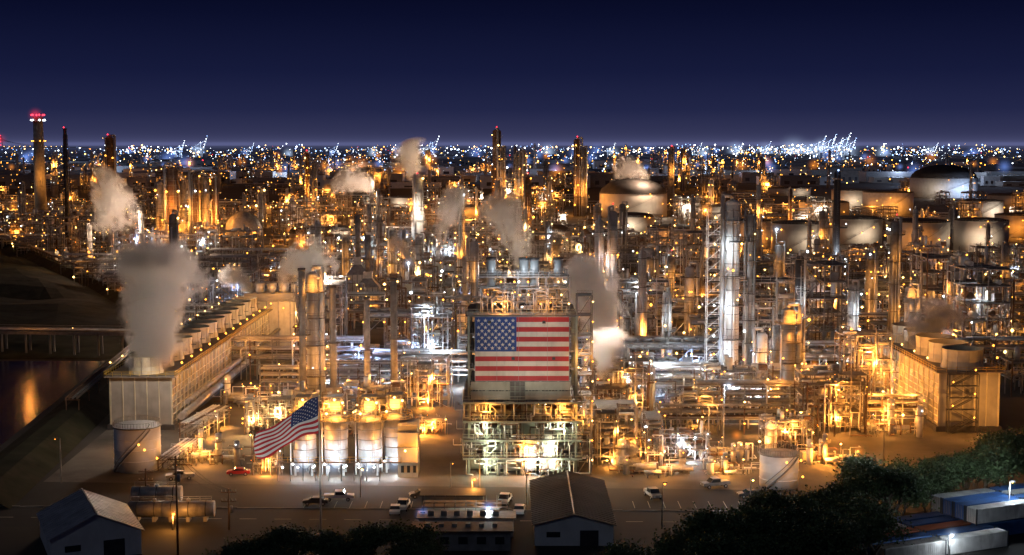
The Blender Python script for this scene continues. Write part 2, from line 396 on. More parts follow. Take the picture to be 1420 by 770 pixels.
b.inputs['Base Color'].default_value=(.006,.007,.012,1); b.inputs['Roughness'].default_value=.22; b.inputs['Specular IOR Level'].default_value=.3
n_=nt.nodes.new('ShaderNodeTexNoise'); n_.inputs['Scale'].default_value=.8; bp=nt.nodes.new('ShaderNodeBump'); bp.inputs['Strength'].default_value=.6; nt.links.new(n_.outputs[0],bp.inputs['Height']); nt.links.new(bp.outputs[0],b.inputs['Normal'])
sheet('water_channel',[(-230,300),(-112,300),(-124,425),(-240,425)],.05,wm)
g=[];gf=[];nx,ny=30,24
for j in range(ny+1):
    for i in range(nx+1):
        yy=428+j*22
        t=i/nx
        pts=[(440,-122),(560,-154),(645,-194),(950,-354),(1400,-560)]
        xr=-121
        for (a0,b0),(a1,b1) in zip(pts[:-1],pts[1:]):
            if a0<=yy<=a1: xr=b0+(b1-b0)*(yy-a0)/(a1-a0)
        xl=-.46*yy-60
        x=xl+(xr-xl)*t
        z=.1+ (4+5*noise.noise(Vector((x*.02,yy*.02,1))))*min(1,j/2.5)*min(1,(1-t)*6)
        g.append((x,yy,max(.06,z)))
for j in range(ny):
    for i in range(nx):
        a=j*(nx+1)+i; gf.append((a,a+1,a+nx+2,a+nx+1))
me=bpy.data.meshes.new('hill'); me.from_pydata(g,[],gf); me.materials.append(SCRUB); put(me,'hill',(0,0,0))
mb=MB()
line=[(-100,250),(-107,330),(-118,440),(-150,560),(-190,645),(-350,950),(-560,1400)]
for si,((x0,y0),(x1,y1)) in enumerate(zip(line[:-1],line[1:])):
    for a,b_,za,zb in ((0,-6,3,0),(0,4,3,3),(4,9,3,0)):
        mb.quad((x0+a,y0,za),(x0+b_,y0,zb),(x1+b_,y1,zb),(x1+a,y1,za),SC)
    if si==0: continue
    n=int(math.hypot(x1-x0,y1-y0)/12)
    for k in range(n):
        t=k/n; x=x0+(x1-x0)*t+2; y=y0+(y1-y0)*t
        mb.beam((x-1,y,3),(x-1,y,5.5),.2,RU); mb.beam((x+2,y,3),(x+2,y,5.5),.2,RU); mb.beam((x-1.3,y,5.5),(x+2.3,y,5.5),.25,RU)
    for dx in (1,1.8,2.6,3.6): mb.cyl((x0+dx,y0,5.9),(x1+dx,y1,5.9),.28,RU if dx<2 else ST,7)
put(mb.mesh('embankment'),'embankment',(0,0,0))
for (x,y) in ((-150,548),(-172,596),(-205,660),(-245,735),(-285,815),(-325,890)): lamp('orsm',(x-4,y-8,13))
mb=MB()
x0,y0=-230,446; x1,y1=-98,434
for k in range(18):
    x=x0+(x1-x0)*k/17; y=y0+(y1-y0)*k/17
    for dy in (-2,2): mb.beam((x,y+dy,0),(x,y+dy,7),.5,CO)
    mb.bulb((x,y-3,9),.16,BY) if k%4==0 else None
for dy in (-2.5,2.5):
    mb.beam((x0,y0+dy,7.2),(x1,y1+dy,7.2),.9,ST); mb.beam((x0,y0+dy,9),(x1,y1+dy,9),.15,ST)
for dy in (-1.5,-.7,0,.8,1.6): mb.cyl((x0,y0+dy,8),(x1,y1+dy,8),.3,AL,8)
put(mb.mesh('pipe_bridge'),'pipe_bridge',(0,0,0)); lamp('orsm',(-112,424,14)); lamp('orsm',(-150,432,16))
# ---------------------------------------------------------------- cooling towers
def cooling_tower(x0,x1,y0,y1,h,nf,fr,fh,stair=True):
    m=MB(); w=x1-x0; L=y1-y0; xc=(x0+x1)/2
    m.box(x0,y0,1.2,x1,y1,h,CO)
    m.box(x0-.8,y0-.8,0,x1+.8,y1+.8,1.2,DK)
    n=int(L/4)
    for k in range(n+1):
        y=y0+L*k/n
        for x,sg in ((x0,-1),(x1,1)):
            m.box(min(x,x+sg*.3),y-.15,1.2,max(x,x+sg*.3),y+.15,h+.05,CR)
    for z in [1.8+i*1.5 for i in range(int((h-2)/1.5))]:
        for x,sg in ((x0,-1),(x1,1)):
            m.box(min(x+sg*.003,x+sg*.22),y0,z,max(x+sg*.003,x+sg*.22),y1,z+.12,CR)
    for k in range(int(w/2.5)+1):
        x=x0+w*k/int(w/2.5); m.box(x-.1,y0-.2,1.2,x+.1,y0-.003,h,CR)
    m.box(x0-1.2,y0-1.2,h,x1+1.2,y1+1.2,h+.3,GR)
    for a in ((x0-1.2,y0-1.2,x1+1.2,y0-1.2),(x0-1.2,y0-1.2,x0-1.2,y1),(x1+1.2,y0-1.2,x1+1.2,y1)): m.rail(*a,h+.3,YE)
    for k in range(nf):
        y=y0+L*(k+.5)/nf
        nn=24
        m.cyl((xc,y,h+.3),(xc,y,h+.3+fh*.4),fr*1.06,CR,nn,r1=fr*.94,caps=False); m.cyl((xc,y,h+.3+fh*.4),(xc,y,h+.3+fh),fr*.94,CR,nn,r1=fr*1.02,caps=False)
        m.cyl((xc,y,h+.3+fh*.5),(xc,y,h+.5+fh*.5),fr*.9,DK,nn)
        for a in range(12):
            t=a*math.pi/6; m.beam((xc+fr*1.07*math.cos(t),y+fr*1.07*math.sin(t),h+.3),(xc+fr*1.04*math.cos(t),y+fr*1.04*math.sin(t),h+.2+fh),.09,ST)
        m.beam((xc,y,h+fh*.6),(xc+fr+1,y,h+fh*.6),.2,ST)
        m.bulb((x1+1.4,y,h+2.6),.28,BO); m.bulb((x0-1.4,y,h+2.6),.24,BY)
    if stair:
        x=x0+w*.35
        for l in range(5):
            a,b=(x-2.5,x+2.5) if l%2==0 else (x+2.5,x-2.5); z0=l*h/5; z1=(l+1)*h/5
            for dy in (-2.6,-1.6): m.beam((a,y0+dy,z0),(b,y0+dy,z1),.22,DK); m.beam((a,y0+dy,z0+1.1),(b,y0+dy,z1+1.1),.1,DK)
            m.box(x-3.5,y0-2.8,z1-.1,x+3.5,y0-1.4,z1,DK)
            m.bulb((b,y0-2.9,z1+1),.22,BO)
        for dx in (-3.4,3.4):
            m.beam((x+dx,y0-2.8,0),(x+dx,y0-2.8,h),.25,DK); m.beam((x+dx,y0-1.4,0),(x+dx,y0-1.4,h),.25,DK)
    return m
m=cooling_tower(-93,-79,322,455,12.3,13,3.9,4.2,False)
m.cyl((-77.5,325,2.5),(-77.5,455,2.5),.9,AL,12); m.cyl((-76,325,6),(-76,455,6),.6,ST,12)
put(m.mesh('cooling_tower'),'cooling_tower',(0,0,0))
for k in range(9): lamp('orsm',(-74.5,328+k*15,13)); 
lamp('orsm',(-82,300,5))
m=cooling_tower(98.5,112,320,374,13.7,5,4.6,4.6,True)
put(m.mesh('cooling_tower'),'cooling_tower',(0,0,0))
for p in ((103,312,6),(109,313,10)): lamp('orsm',p)
lamp('orsm',(110,312,5))
for k in range(5): lamp('orsm',(94,324+k*11,8))
lamp('or',(91,335,17)); lamp('orsm',(105.5,340,24))
# ---------------------------------------------------------------- coker building with the painted flag
red_m=surf('flag_red_paint',(.42,.028,.03),.6,0,.12,.5,dirtamt=.25); blue_m=surf('flag_blue_paint',(.02,.055,.21),.6,0,.15,.5,dirtamt=.2); wflag_m=surf('flag_white_paint',(.62,.56,.47),.6,0,.1,.5,dirtamt=.25)
FM=[red_m,wflag_m,blue_m,DARK]
def star(cx,cy,r):
    pts=[]
    for k in range(10):
        a=math.pi/2+k*math.pi/5; rr=r if k%2==0 else r*.4
        pts.append((cx+rr*math.cos(a),cy+rr*math.sin(a)))
    return pts
cx0,cx1,cyF=-8.6,12.8,277.0; cyB=296
m=MB(); r=random.Random(5)
lv=[0,3.7,7.4,11.2,15.0]
xs=[cx0+(cx1-cx0)*i/6 for i in range(7)]; ys=[cyF,cyF+6.3,cyF+12.6,cyB]
for x in xs:
    for y in ys: m.beam((x,y,0),(x,y,32),.45,GS)
for z in (18,21.5,25,28.5,32): 
    m.beam((cx0,cyF,z),(cx1,cyF,z),.3,ST); m.box(cx0-.6,cyF+.3,z-.1,cx0+1,cyB,z,GR); m.rail(cx0-.6,cyF-.1,cx0+.8,cyF-.1,z,ST); m.rail(cx1-1.2,cyF-.1,cx1+.2,cyF-.1,z,ST)
for z in lv[1:]:
    m.box(cx0-1.2,cyF-1.4,z-.15,cx1+1.2,cyB,z,GR)
    m.rail(cx0-1.2,cyF-1.4,cx1+1.2,cyF-1.4,z,CR); m.rail(cx0-1.2,cyF-1.4,cx0-1.2,cyB,z,CR); m.rail(cx1+1.2,cyF-1.4,cx1+1.2,cyB,z,CR)
    m.beam((cx0-1.2,cyF-1.4,z-.2),(cx1+1.2,cyF-1.4,z-.2),.35,GS)
for li,(z0,z1) in enumerate(zip(lv[:-1],lv[1:])):
    for i in range(6):
        if r.random()<.5: m.beam((xs[i],cyF-.3,z0),(xs[i+1],cyF-.3,z1),.22,GS)
        elif r.random()<.5: m.beam((xs[i+1],cyF-.3,z0),(xs[i],cyF-.3,z1),.22,GS)
        if r.random()<.45: m.box(xs[i]+.3,cyF+2.5,z0+.2,xs[i+1]-.3,cyF+5,z0+r.uniform(1.6,3),r.choice([CR,GS,ST,ST]))
        else:
            rr=r.uniform(.5,1.1); m.cyl((xs[i]+.2,cyF+3,z0+rr+.5),(xs[i+1]-.2,cyF+3,z0+rr+.5),rr,r.choice([AL,ST,GS]),14)
    m.box(cx0+.5,cyF+7,z0+.1,cx1-.5,cyF+7.2,z1-.2,RU)
    for k in range(38):
        x=r.uniform(cx0,cx1); y=cyF-r.uniform(.2,1.2); zz=r.uniform(z0,z1); x2=x+r.uniform(-4,4); m.pipe([(x,y,z0),(x,y,zz),(x2,y,zz),(x2,y,z1)],r.choice([.07,.09,.12,.16]),r.choice([WH,CR,ST,RU,GS]),6)
    for k in range(5): m.bulb((r.uniform(cx0,cx1),cyF-.4,z1-.5),.17,r.choice([BY,BW,BW,BO,BY]))
for x in (3.6,7.2): m.cyl((x,cyF+.6,1),(x,cyF+.6,7.2),1.4,WH,20); m.dome((x,cyF+.6,7.2),1.4,.8,WH,20,4)
for z in (15.3,17.2): m.box(cx0+.4,cyF-.35,z,cx1-1.2,cyF-.25,z+1.7,CR)
for k in range(30):
    x=cx0+.6+k*.66; m.box(x,cyF-.40,15.3,x+.1,cyF-.352,18.9,CR)
m.box(-.4,cyF-.7,15.2,2.6,cyF-.455,19,GR)
for dx in (0,1,2,3): m.beam((-.4+dx,cyF-.9,15),(-.4+dx,cyF-.9,19),.12,GS)
for z in (16,17,18): m.beam((-.4,cyF-.9,z),(2.6,cyF-.9,z),.1,GS)
m.box(cx0+1.3,cyF+.8,15.3,cx1-1.3,cyB-.8,31.2,DK)
m.box(cx0-.3,cyF-.2,32,cx1,cyB,32.3,GR); m.rail(cx0-.3,cyF-.2,cx1,cyF-.2,32.3,CR)
tx=[-7,-1.5,1.2,5,6.8,11.5]
for x in tx:
    for y in (cyF+3,cyF+8): m.beam((x,y,32.3),(x,y,39.5),.3,ST)
for z in (34.6,37.2,39.5):
    for y in (cyF+3,cyF+8): m.beam((-7,y,z),(11.5,y,z),.26,ST)
    m.rail(-7,cyF+2.7,11.5,cyF+2.7,z,AL)
    m.box(-6.6,cyF+3.2,z+.2,-2,cyF+7.8,z+.3,GR); m.box(1.5,cyF+3.2,z+.2,5,cyF+7.8,z+.3,GR); m.box(7,cyF+3.2,z+.2,11,cyF+7.8,z+.3,GR)
for i in range(5): m.beam((tx[i],cyF+3,32.3),(tx[i+1],cyF+3,37.2),.15,ST); m.beam((tx[i+1],cyF+3,32.3),(tx[i],cyF+3,37.2),.15,ST)
for x in (-4.2,2.4,4.5,9.3):
    m.cyl((x,cyF+5,37.6),(x,cyF+5,43.2),.98,AL,16); m.cyl((x,cyF+5,40),(x,cyF+5,40.2),1.15,ST,16); m.cyl((x,cyF+5,42.8),(x,cyF+5,43.25),1.08,DK,16); m.cyl((x,cyF+5,34),(x,cyF+5,38),.5,ST,10); m.ringplat((x,cyF+5),.95,1.9,39.8,0,6.283)
for k in range(18): m.bulb((r.uniform(-7,11.5),cyF+2.6,r.choice([33.6,36,38.6,34.2])),.2,r.choice([BW,BY,BO,BY]))
for k in range(34):
    x=r.uniform(-7,11);z=r.uniform(33,38);m.pipe([(x,cyF+2.4,32.4),(x,cyF+2.4,z),(x+r.uniform(-4,4),cyF+2.4,z)],.12,r.choice([AL,ST]),6)
for z in range(0,34,4):
    m.box(cx1+.2,cyF+1,z+3.85,cx1+3.2,cyF+6,z+4,GR); m.rail(cx1+.2,cyF+1,cx1+3.2,cyF+1,z+4,ST); m.beam((cx1+.4,cyF+1,z),(cx1+3,cyF+1,z+4),.15,ST)
    m.bulb((cx1+3.3,cyF+.8,z+2.8),.18,BO if z%8 else BY)
for x in (cx1+.2,cx1+3.2):
    for y in (cyF+1,cyF+6): m.beam((x,y,0),(x,y,36),.25,ST)
coker=put(m.mesh('refinery_coker_building'),'coker_building',(0,0,0))
fx0,fx1,fz0,fz1=-7.3,11.3,19.15,31.9; W=fx1-fx0; Hh=fz1-fz0
v=[];f=[];mi=[]
def addp(pts,y,mm):
    i=len(v); v.extend([(a,y,b) for a,b in pts]); f.append(tuple(range(i,i+len(pts)))); mi.append(mm)
yy=cyF-.60
for k in range(13):
    z1=fz1-Hh*k/13; z0=fz1-Hh*(k+1)/13; addp([(fx0,z0),(fx1,z0),(fx1,z1),(fx0,z1)],yy,0 if k%2==0 else 1)
cw=W*.44; ch=Hh*7/13
addp([(fx0,fz1-ch),(fx0+cw,fz1-ch),(fx0+cw,fz1),(fx0,fz1)],yy-.03,2)
for rr_ in range(9):
    nC=6 if rr_%2==0 else 5
    for c in range(nC):
        sx=fx0+cw*((2*c+1+(rr_%2))/12); sz=fz1-ch*((rr_+1)/10); addp(star(sx,sz,.44),yy-.06,1)
for k in range(9):
    sx=fx0+W*((k+.5)/9)+r.uniform(-.3,.3); 
    for zz in ([.33] if k in (3,7) else [])+([.9] if k in (1,6) else []): addp([(sx-.35,fz0+Hh*zz),(sx+.35,fz0+Hh*zz),(sx+.3,fz0+Hh*zz+.55),(sx-.3,fz0+Hh*zz+.55)],yy-.09,3)
me=bpy.data.meshes.new('painted_flag_panel'); me.from_pydata(v,[],f)
for q in FM: me.materials.append(q)
me.polygons.foreach_set('material_index',mi)
put(me,'painted_flag',(0,0,0),parent=coker)
m=MB(); m.box(fx0-.12,cyF-.58,fz0-.12,fx1+.12,cyF-.46,fz1+.12,ST)
for k in range(14):
    x=fx0+W*k/13; m.box(x-.02,cyF-.66,fz0,x+.02,cyF-.601,fz1,ST) if k in (3,6,10) else None
put(m.mesh('panel_frame'),'panel_frame',(0,0,0),parent=coker)
spot((-6,258,9),(-1,277,26),7600,52,(1,.92,.78)); spot((10,258,9),(6,277,27),7600,52,(1,.94,.83))
m=MB()
for x in (-6,10):
    m.beam((x,257,0),(x,257,9),.2,ST); m.box(x-.5,256.7,8.9,x+.5,257.3,9.4,DK)
put(m.mesh('floodlight_mast'),'floodlight_mast',(0,0,0))
for z in (2.6,6.2,9.9,13.6):
    for x in (-5,2,9): 
        if not (z>9 and x==2): lamp('gr' if (x+z)%2>.7 else 'orsm',(x+R.uniform(-1,1),cyF-1.9,z))
lamp('whsm',(4,cyF-3,3)); lamp('orsm',(-2,cyF+1,34)); lamp('orsm',(7,cyF-1,35)); lamp('wh',(2,cyF-4,42)); lamp('orsm',(14.5,cyF-1,12)); lamp('orsm',(14.5,cyF-1,24))
# ---------------------------------------------------------------- silo group
def silo(x,y):
    m=MB(); rr=2.35
    for a in range(4):
        t=a*math.pi/2+.78; m.beam((x+rr*math.cos(t),y+rr*math.sin(t),0),(x+rr*math.cos(t),y+rr*math.sin(t),3.5),.4,ST)
    m.cyl((x,y,1.2),(x,y,3.2),.5,AL,20,r1=rr); m.cyl((x,y,3.2),(x,y,11.2),rr,AL,28)
    for z in (3.2,5.2,7.2,9.2,11): m.cyl((x,y,z),(x,y,z+.15),rr+.07,ST,28)
    m.dome((x,y,11.2),rr,.8,AL,28,4)
    m.ringplat((x,y),rr,rr+1.1,11.1,0,6.283,railm=YE)
    for dx in (-1.3,1.3):
        for dy in (-1.3,1.3): m.beam((x+dx,y+dy,11.5),(x+dx,y+dy,15.8),.2,ST)
    m.box(x-1.7,y-1.7,13,x+1.7,y+1.7,13.12,GR); m.rail(x-1.7,y-1.7,x+1.7,y-1.7,13.1,YE)
    m.box(x-1,y-1,13.13,x+1,y+1,15,CR); m.box(x-1.6,y-1.6,15.8,x+1.6,y+1.6,15.95,ST)
    for q in ((x-1.6,y-1.9,12.6),(x+1.6,y-1.9,14.8),(x,y-1.9,15.4)): m.bulb(q,.28,BY)
    m.ladder(x+1,y-rr-.35,1,11); m.bulb((x-2,y-2.8,2.6),.25,BW); m.bulb((x+2.3,y-2.6,2.2),.22,BW); m.pipe([(x-2.7,y-.8,0),(x-2.7,y-.8,12.3),(x,y,12.3)],.14,WH)
    return m
for u in (420,464,511,547):
    x,y=G(u,662+(0 if u!=547 else -4)); y+=3
    put(silo(x,y).mesh('storage_silo'),'storage_silo',(0,0,0))
    lamp('whsm',(x+.3,y-5.2,2.2)); lamp('orsm',(x,y-2.7,13.6))
    if u in (420,511): lamp('orsm',(x+3.3,y-5,8))
    glow_halo('y',(x,y-2.5,14),3,.7); glow_halo('w',(x,y-4.4,2.4),3,.6)
m=MB(); x0,y0=G(415,665); x1,_=G(600,665)
m.box(x0-4,y0-1.5,3.6,x1-6,y0-.6,3.72,GR); m.rail(x0-4,y0-1.5,x1-6,y0-1.5,3.72,YE)
for k in range(9): m.beam((x0-4+k*2.5,y0-1.5,0),(x0-4+k*2.5,y0-1.5,3.6),.16,ST)
for k in range(7): m.bulb((x0-3+k*3,y0-1.6,2.8),.22,BW)
put(m.mesh('silo_walkway'),'silo_walkway',(0,0,0))
x,y=G(562,664); m=MB(); m.box(x-1.5,y+1,0,x+2.4,y+8,10.5,CR)
for z in (3,6,9): m.box(x-1.8,y+.6,z,x+2.7,y+.99,z+.15,ST)
for k in range(3): m.box(x-.9+k*1.2,y+.9,1,x-.3+k*1.2,y+.985,2.4,GL)
m.bulb((x,y+.5,5.5),.25,BY); put(m.mesh('stair_block_building'),'concrete_stair_building',(0,0,0)); lamp('orsm',(x+3.5,y-1,6))
# ---------------------------------------------------------------- slim exhaust stacks
for (u,vb,vt,w) in ((421,575,372,10),(463,570,396,10),(510,572,412,9),(547,570,386,10)):
    x,y=G(u,vb); h=HT(vt,y); rr=w/2/S(y); m=MB()
    m.cyl((x,y,0),(x,y,h),rr*1.05,ST,18,r1=rr*.9); m.cyl((x,y,h-.6),(x,y,h),rr*1.1,DK,18)
    z=4
    while z<h-1: m.cyl((x,y,z),(x,y,z+.2),rr*1.2,ST,18); z+=4.2
    m.ringplat((x,y),rr,rr+1.1,h*.55,-3.2,.4); m.ladder(x+.5,y-rr-.3,1,h-2); m.box(x-2.5,y-1,0,x+2.5,y+4,6,ST)
    put(m.mesh('exhaust_stack'),'exhaust_stack',(0,0,0)); lamp('orsm',(x+3.5,y-6,10))
lamp('whsm',(-40,322,24))
# ---------------------------------------------------------------- boiler house
x0,y0=G(322,482); x1,_=G(452,482); m=MB()
m.box(x0,y0,0,x1,y0+22,15,CR); m.box(x0+4,y0+1,15,x1-9,y0+18,17.5,CO)
for k in range(9): xx=x0+(x1-x0)*k/8; m.box(xx-.2,y0-.25,0,xx+.2,y0-.003,15.3,ST)
for k in range(6): m.cyl((x0+4+k*4,y0+7,17.5),(x0+4+k*4,y0+7,20.5),1.6,AL,16)
m.rail(x0,y0,x1,y0,15,ST)
for k in range(6): m.bulb((x0+2+k*5,y0-.6,9+R.uniform(-3,6)),.26,BO)
put(m.mesh('boiler_house'),'boiler_house',(0,0,0)); lamp('orsm',(x0+6,y0-7,9)); lamp('orsm',(x1-6,y0-7,9)); lamp('orsm',(x0+15,y0,20))
# ---------------------------------------------------------------- named columns
COLS=[(830,515,305,13,AL),(848,515,293,14,AL),(897,455,345,20,AL),(924,530,405,13,WH),(955,490,370,14,AL),
(1012,548,278,22,WH),(1105,565,355,12,DK),(1237,490,307,14,ST),(1315,500,362,14,AL),(1355,505,378,13,AL),(1055,550,462,16,WH),(658,480,335,13,AL),
(636,365,262,10,AL),(580,345,245,15,WH),(154,300,190,12,RU),(689,305,180,12,RU),(697,310,205,8,ST),(725,300,208,8,ST),(800,300,193,10,RU),(809,300,205,8,ST),(716,305,212,6,ST),
(930,280,205,9,ST),(732,345,245,9,RU),(225,350,252,13,AL),(241,352,232,16,RU),(255,350,250,10,ST),(270,352,240,14,RU),(286,350,244,12,ST),(300,350,248,10,RU),
(427,300,212,6,RU),(436,305,225,6,ST),(850,575,487,20,WH),(1078,430,340,12,ST),(1180,520,395,12,AL),(1205,470,350,14,ST),(985,430,330,12,ST),(1130,470,380,14,AL),(1285,470,385,12,ST),(1390,470,340,12,ST),
(362,350,262,7,ST),(930,450,355,11,ST),(770,420,330,12,ST),(600,410,330,14,AL),(545,400,320,12,ST),(480,400,330,10,ST),(690,330,250,8,ST),(1320,345,290,12,ST),(1095,330,262,6,RU),(985,300,250,6,ST)]
REDTOP=(689,800,427,154,1237,848,580,732,930)
for i,(u,vb,vt,w,mt) in enumerate(COLS):
    x,y=G(u,vb); h=HT(vt,y); rr=max(.5,w/2/S(y)); m=MB()
    big=y>700
    column(m,x,y,h,rr,900+i,mat=mt,bulbr=.26 if not big else .45,gap=None if not big else 9)
    if u in REDTOP: m.bulb((x,y-rr,h+2.2),y/F*1.0,BR); m.beam((x,y-rr,h),(x,y-rr,h+2),.15,ST)
    if u==1012:
        sx0,sx1=x-6.5,x-3
        for a in (sx0,sx1):
            for b_ in (y-1.5,y+1.5): m.beam((a,b_,0),(a,b_,h-2),.2,WH)
        z=3
        while z<h-2:
            m.box(sx0,y-1.5,z,sx1,y+1.5,z+.1,GR); m.rail(sx0,y-1.5,sx1,y-1.5,z+.1,WH); m.beam((sx0,y-1.5,z-3),(sx1,y-1.5,z),.12,WH); z+=3
        column(m,x+5,y+2,h*.93,rr*.6,77,mat=AL)
        for z in (8,16,24,32,40,47): m.bulb((x-4.7,y-1.8,z),.28,BW if z<30 else BY); 
        for z in (10,24,40): lamp('whsm',(x-2,y-5.5,z))
    put(m.mesh('distillation_column'),'distillation_column',(0,0,0))
    if big: lamp('orbig' if u!=580 else 'tkw',(x+R.uniform(-3,3),y-rr-9,h*R.uniform(.3,.6)))
    elif u!=1012:
        lamp('orsm',(x+R.uniform(-2,2),y-rr-4.5,h*.3)); lamp('orsm' if i%3 else 'whsm',(x+R.uniform(-2,2),y-rr-4.5,h*.75))
x,y=G(1157,440); h=HT(238,y); m=MB(); m.cyl((x,y,0),(x,y,h),1.7,DK,18,r1=1.2); 
for z in (h*.28,h*.33,h*.38,h*.62): m.ringplat((x,y),1.6,4.2,z,0,6.283); m.bulb((x+3,y-3,z+1.4),.26,BW); m.bulb((x-3,y-3,z+1.4),.26,BO)
m.ladder(x,y-2,1,h-1); m.cyl((x,y,h-3),(x,y,h-2.4),1.8,ST,18); m.bulb((x,y-1.5,h+.5),.4,BB)
put(m.mesh('flare_stack'),'flare_stack',(0,0,0)); lamp('wh',(x,y-5,h*.42)); glow_halo('w',(x,y-5,h*.42),2,.7)
m=MB()
for (u,vb,vt) in ((1075,430,318),(567,450,365),(600,560,473)):
    x,y=G(u,vb); h=HT(vt,y); m.cyl((x,y,0),(x,y,h),.18,ST,8,r1=.1); m.box(x-.7,y-.3,h,x+.7,y+.3,h+.4,DK); m.bulb((x,y-.5,h),.45,BW); glow_halo('w',(x,y-.6,h),3,.9); lamp('whsm',(x,y-1.2,h-.3))
put(m.mesh('floodlight_mast'),'floodlight_mast',(0,0,0))
x,y=G(57,305); h=HT(162,y); m=MB(); m.cyl((x,y,0),(x,y,h),5.5,CO,24,r1=4); m.ringplat((x,y),4,6,h-4,0,6.283); m.ringplat((x,y),4.5,6.5,h-22,0,6.283)
for k in range(6):
    a=k*1.05; m.bulb((x+5.5*math.cos(a),y+5.5*math.sin(a),h+1.5),.9,BR); m.bulb((x+6*math.cos(a),y+6*math.sin(a),h-3),.8,BW); m.bulb((x+6*math.cos(a),y+6*math.sin(a),h-21),.6,BO)
put(m.mesh('chimney'),'chimney',(0,0,0)); lamp('orbig',(x+8,y-16,36)); glow_halo('r',(x,y-6,h+1.5),9,.7)
x,y=G(95,352); h=HT(178,y); m=MB(); m.cyl((x,y,0),(x,y,h),1.7,DK,12,r1=1.0)
for a in range(3):
    t=a*2.09; m.beam((x+4*math.cos(t),y+4*math.sin(t),0),(x+1.3*math.cos(t),y+1.3*math.sin(t),h*.95),.3,DK)
for k in range(14):
    z=h*k/14; q=4-2.7*k/14
    for a in range(3):
        t=a*2.09;t2=(a+1)*2.09; m.beam((x+q*math.cos(t),y+q*math.sin(t),z),(x+q*math.cos(t2),y+q*math.sin(t2),z+h/14),.18,DK)
m.bulb((x,y-2,h+.5),.45,BR)
put(m.mesh('flare_tower'),'flare_tower',(0,0,0))
# ---------------------------------------------------------------- storage tanks
def tank(u,vb,wpx,vt,mat=TK,domeh=.12,label='storage_tank',lampk='orbig'):
    x,y=G(u,vb); rr=wpx/2/S(y); y+=rr; h=max(4,HT(vt,y-rr)); m=MB(); n=48
    m.cyl((x,y,0),(x,y,h),rr,mat,n)
    for k in range(1,4): m.cyl((x,y,h*k/4),(x,y,h*k/4+.12),rr+.06,mat,n)
    m.cyl((x,y,h),(x,y,h+.25),rr+.25,ST,n)
    if domeh>0: m.dome((x,y,h+.25),rr*.985,rr*domeh*2,RD,n,6)
    for k in range(16):
        a=-2.4+k*.1; a2=a+.1; q=rr+.6
        m.beam((x+q*math.cos(a),y+q*math.sin(a),h*k/16),(x+q*math.cos(a2),y+q*math.sin(a2),h*(k+1)/16),.25,ST)
        m.beam((x+q*math.cos(a),y+q*math.sin(a),h*k/16+1.1),(x+q*math.cos(a2),y+q*math.sin(a2),h*(k+1)/16+1.1),.12,ST)
    for k in range(n):
        a=2*math.pi*k/n; a2=2*math.pi*(k+1)/n
        m.beam((x+rr*math.cos(a),y+rr*math.sin(a),h+1.2),(x+rr*math.cos(a2),y+rr*math.sin(a2),h+1.2),.08,ST); m.beam((x+rr*math.cos(a),y+rr*math.sin(a),h),(x+rr*math.cos(a),y+rr*math.sin(a),h+1.2),.08,ST)
    bs=.25 if y<700 else .5
    for k in range(3): a=R.uniform(-2.6,-.5); m.bulb((x+(rr+1)*math.cos(a),y+(rr+1)*math.sin(a),h*R.uniform(.3,1.1)),bs,BO)
    put(m.mesh(label),label,(0,0,0))
    if lampk:
        lamp(lampk,(x+rr*R.uniform(-.8,.8),y-rr*1.35-6,h*.4))
    return x,y,rr,h
tank(183,657,65,597,WH,.0,lampk=None); lamp('orsm',(G(225,675)[0],G(225,675)[1],9)); tank(1085,680,55,635,WH,.0,lampk=None); lamp('orsm',(G(1120,695)[0],G(1120,695)[1],8)); lamp('whsm',(G(1050,700)[0],G(1050,700)[1],8))
EXT=[]
for i,t in enumerate(((882,302,96,270,.22),(1322,275,92,248,.20),(1118,352,82,312,.04),(1040,345,70,308,.05),(1195,340,74,305,.05),(1285,352,86,310,.05),(1372,350,74,308,.05),(940,340,80,318,.05),(880,322,60,302,.1),(1240,300,70,268,.03),(1370,305,60,280,.04),(1150,300,70,282,.04),(1000,305,60,288,.04),(1420,330,60,300,.05),(1190,290,60,265,.03),(420,345,46,325,.25),(470,330,40,318,.1),(510,300,50,288,.06),(560,290,40,275,.05),(350,300,44,285,.08),(770,345,44,322,.2),(640,300,50,288,.06),(1100,272,60,262,.04),(1410,290,60,272,.05))):
    kd='orbig' if i%2 else 'tkw'
    if t[0]==1322: kd=None
    x,y,rr,h=tank(t[0],t[1],t[2],t[3],TK if t[0] not in (1322,1240,1370) else WH,t[4],lampk=kd); EXT.append((x,y,rr+6))
    if t[0]==1322: lamp('whhuge',(x+rr*.5,y-rr-28,8)); lamp('tkw',(x-rr*.7,y-rr-18,8))
x,y=G(335,352); y+=8; rr=25/S(y); m=MB(); zc=rr+3
for a in range(10):
    t=a*.628; m.cyl((x+rr*.95*math.cos(t),y+rr*.95*math.sin(t),0),(x+rr*.95*math.cos(t),y+rr*.95*math.sin(t),zc),.5,ST,8)
m.dome((x,y,zc),rr,rr,ST,32,10); m.dome((x,y,zc),rr,-rr,ST,32,10); m.ringplat((x,y),rr,rr+1,zc+.2,0,6.283); m.rail(x-2,y-1,x+2,y-1,zc+rr)
m.bulb((x-rr,y-rr,zc+3),.5,BO); put(m.mesh('spherical_gas_tank'),'spherical_gas_tank',(0,0,0)); lamp('or',(x+6,y-rr-9,12)); EXT.append((x,y,rr+5))
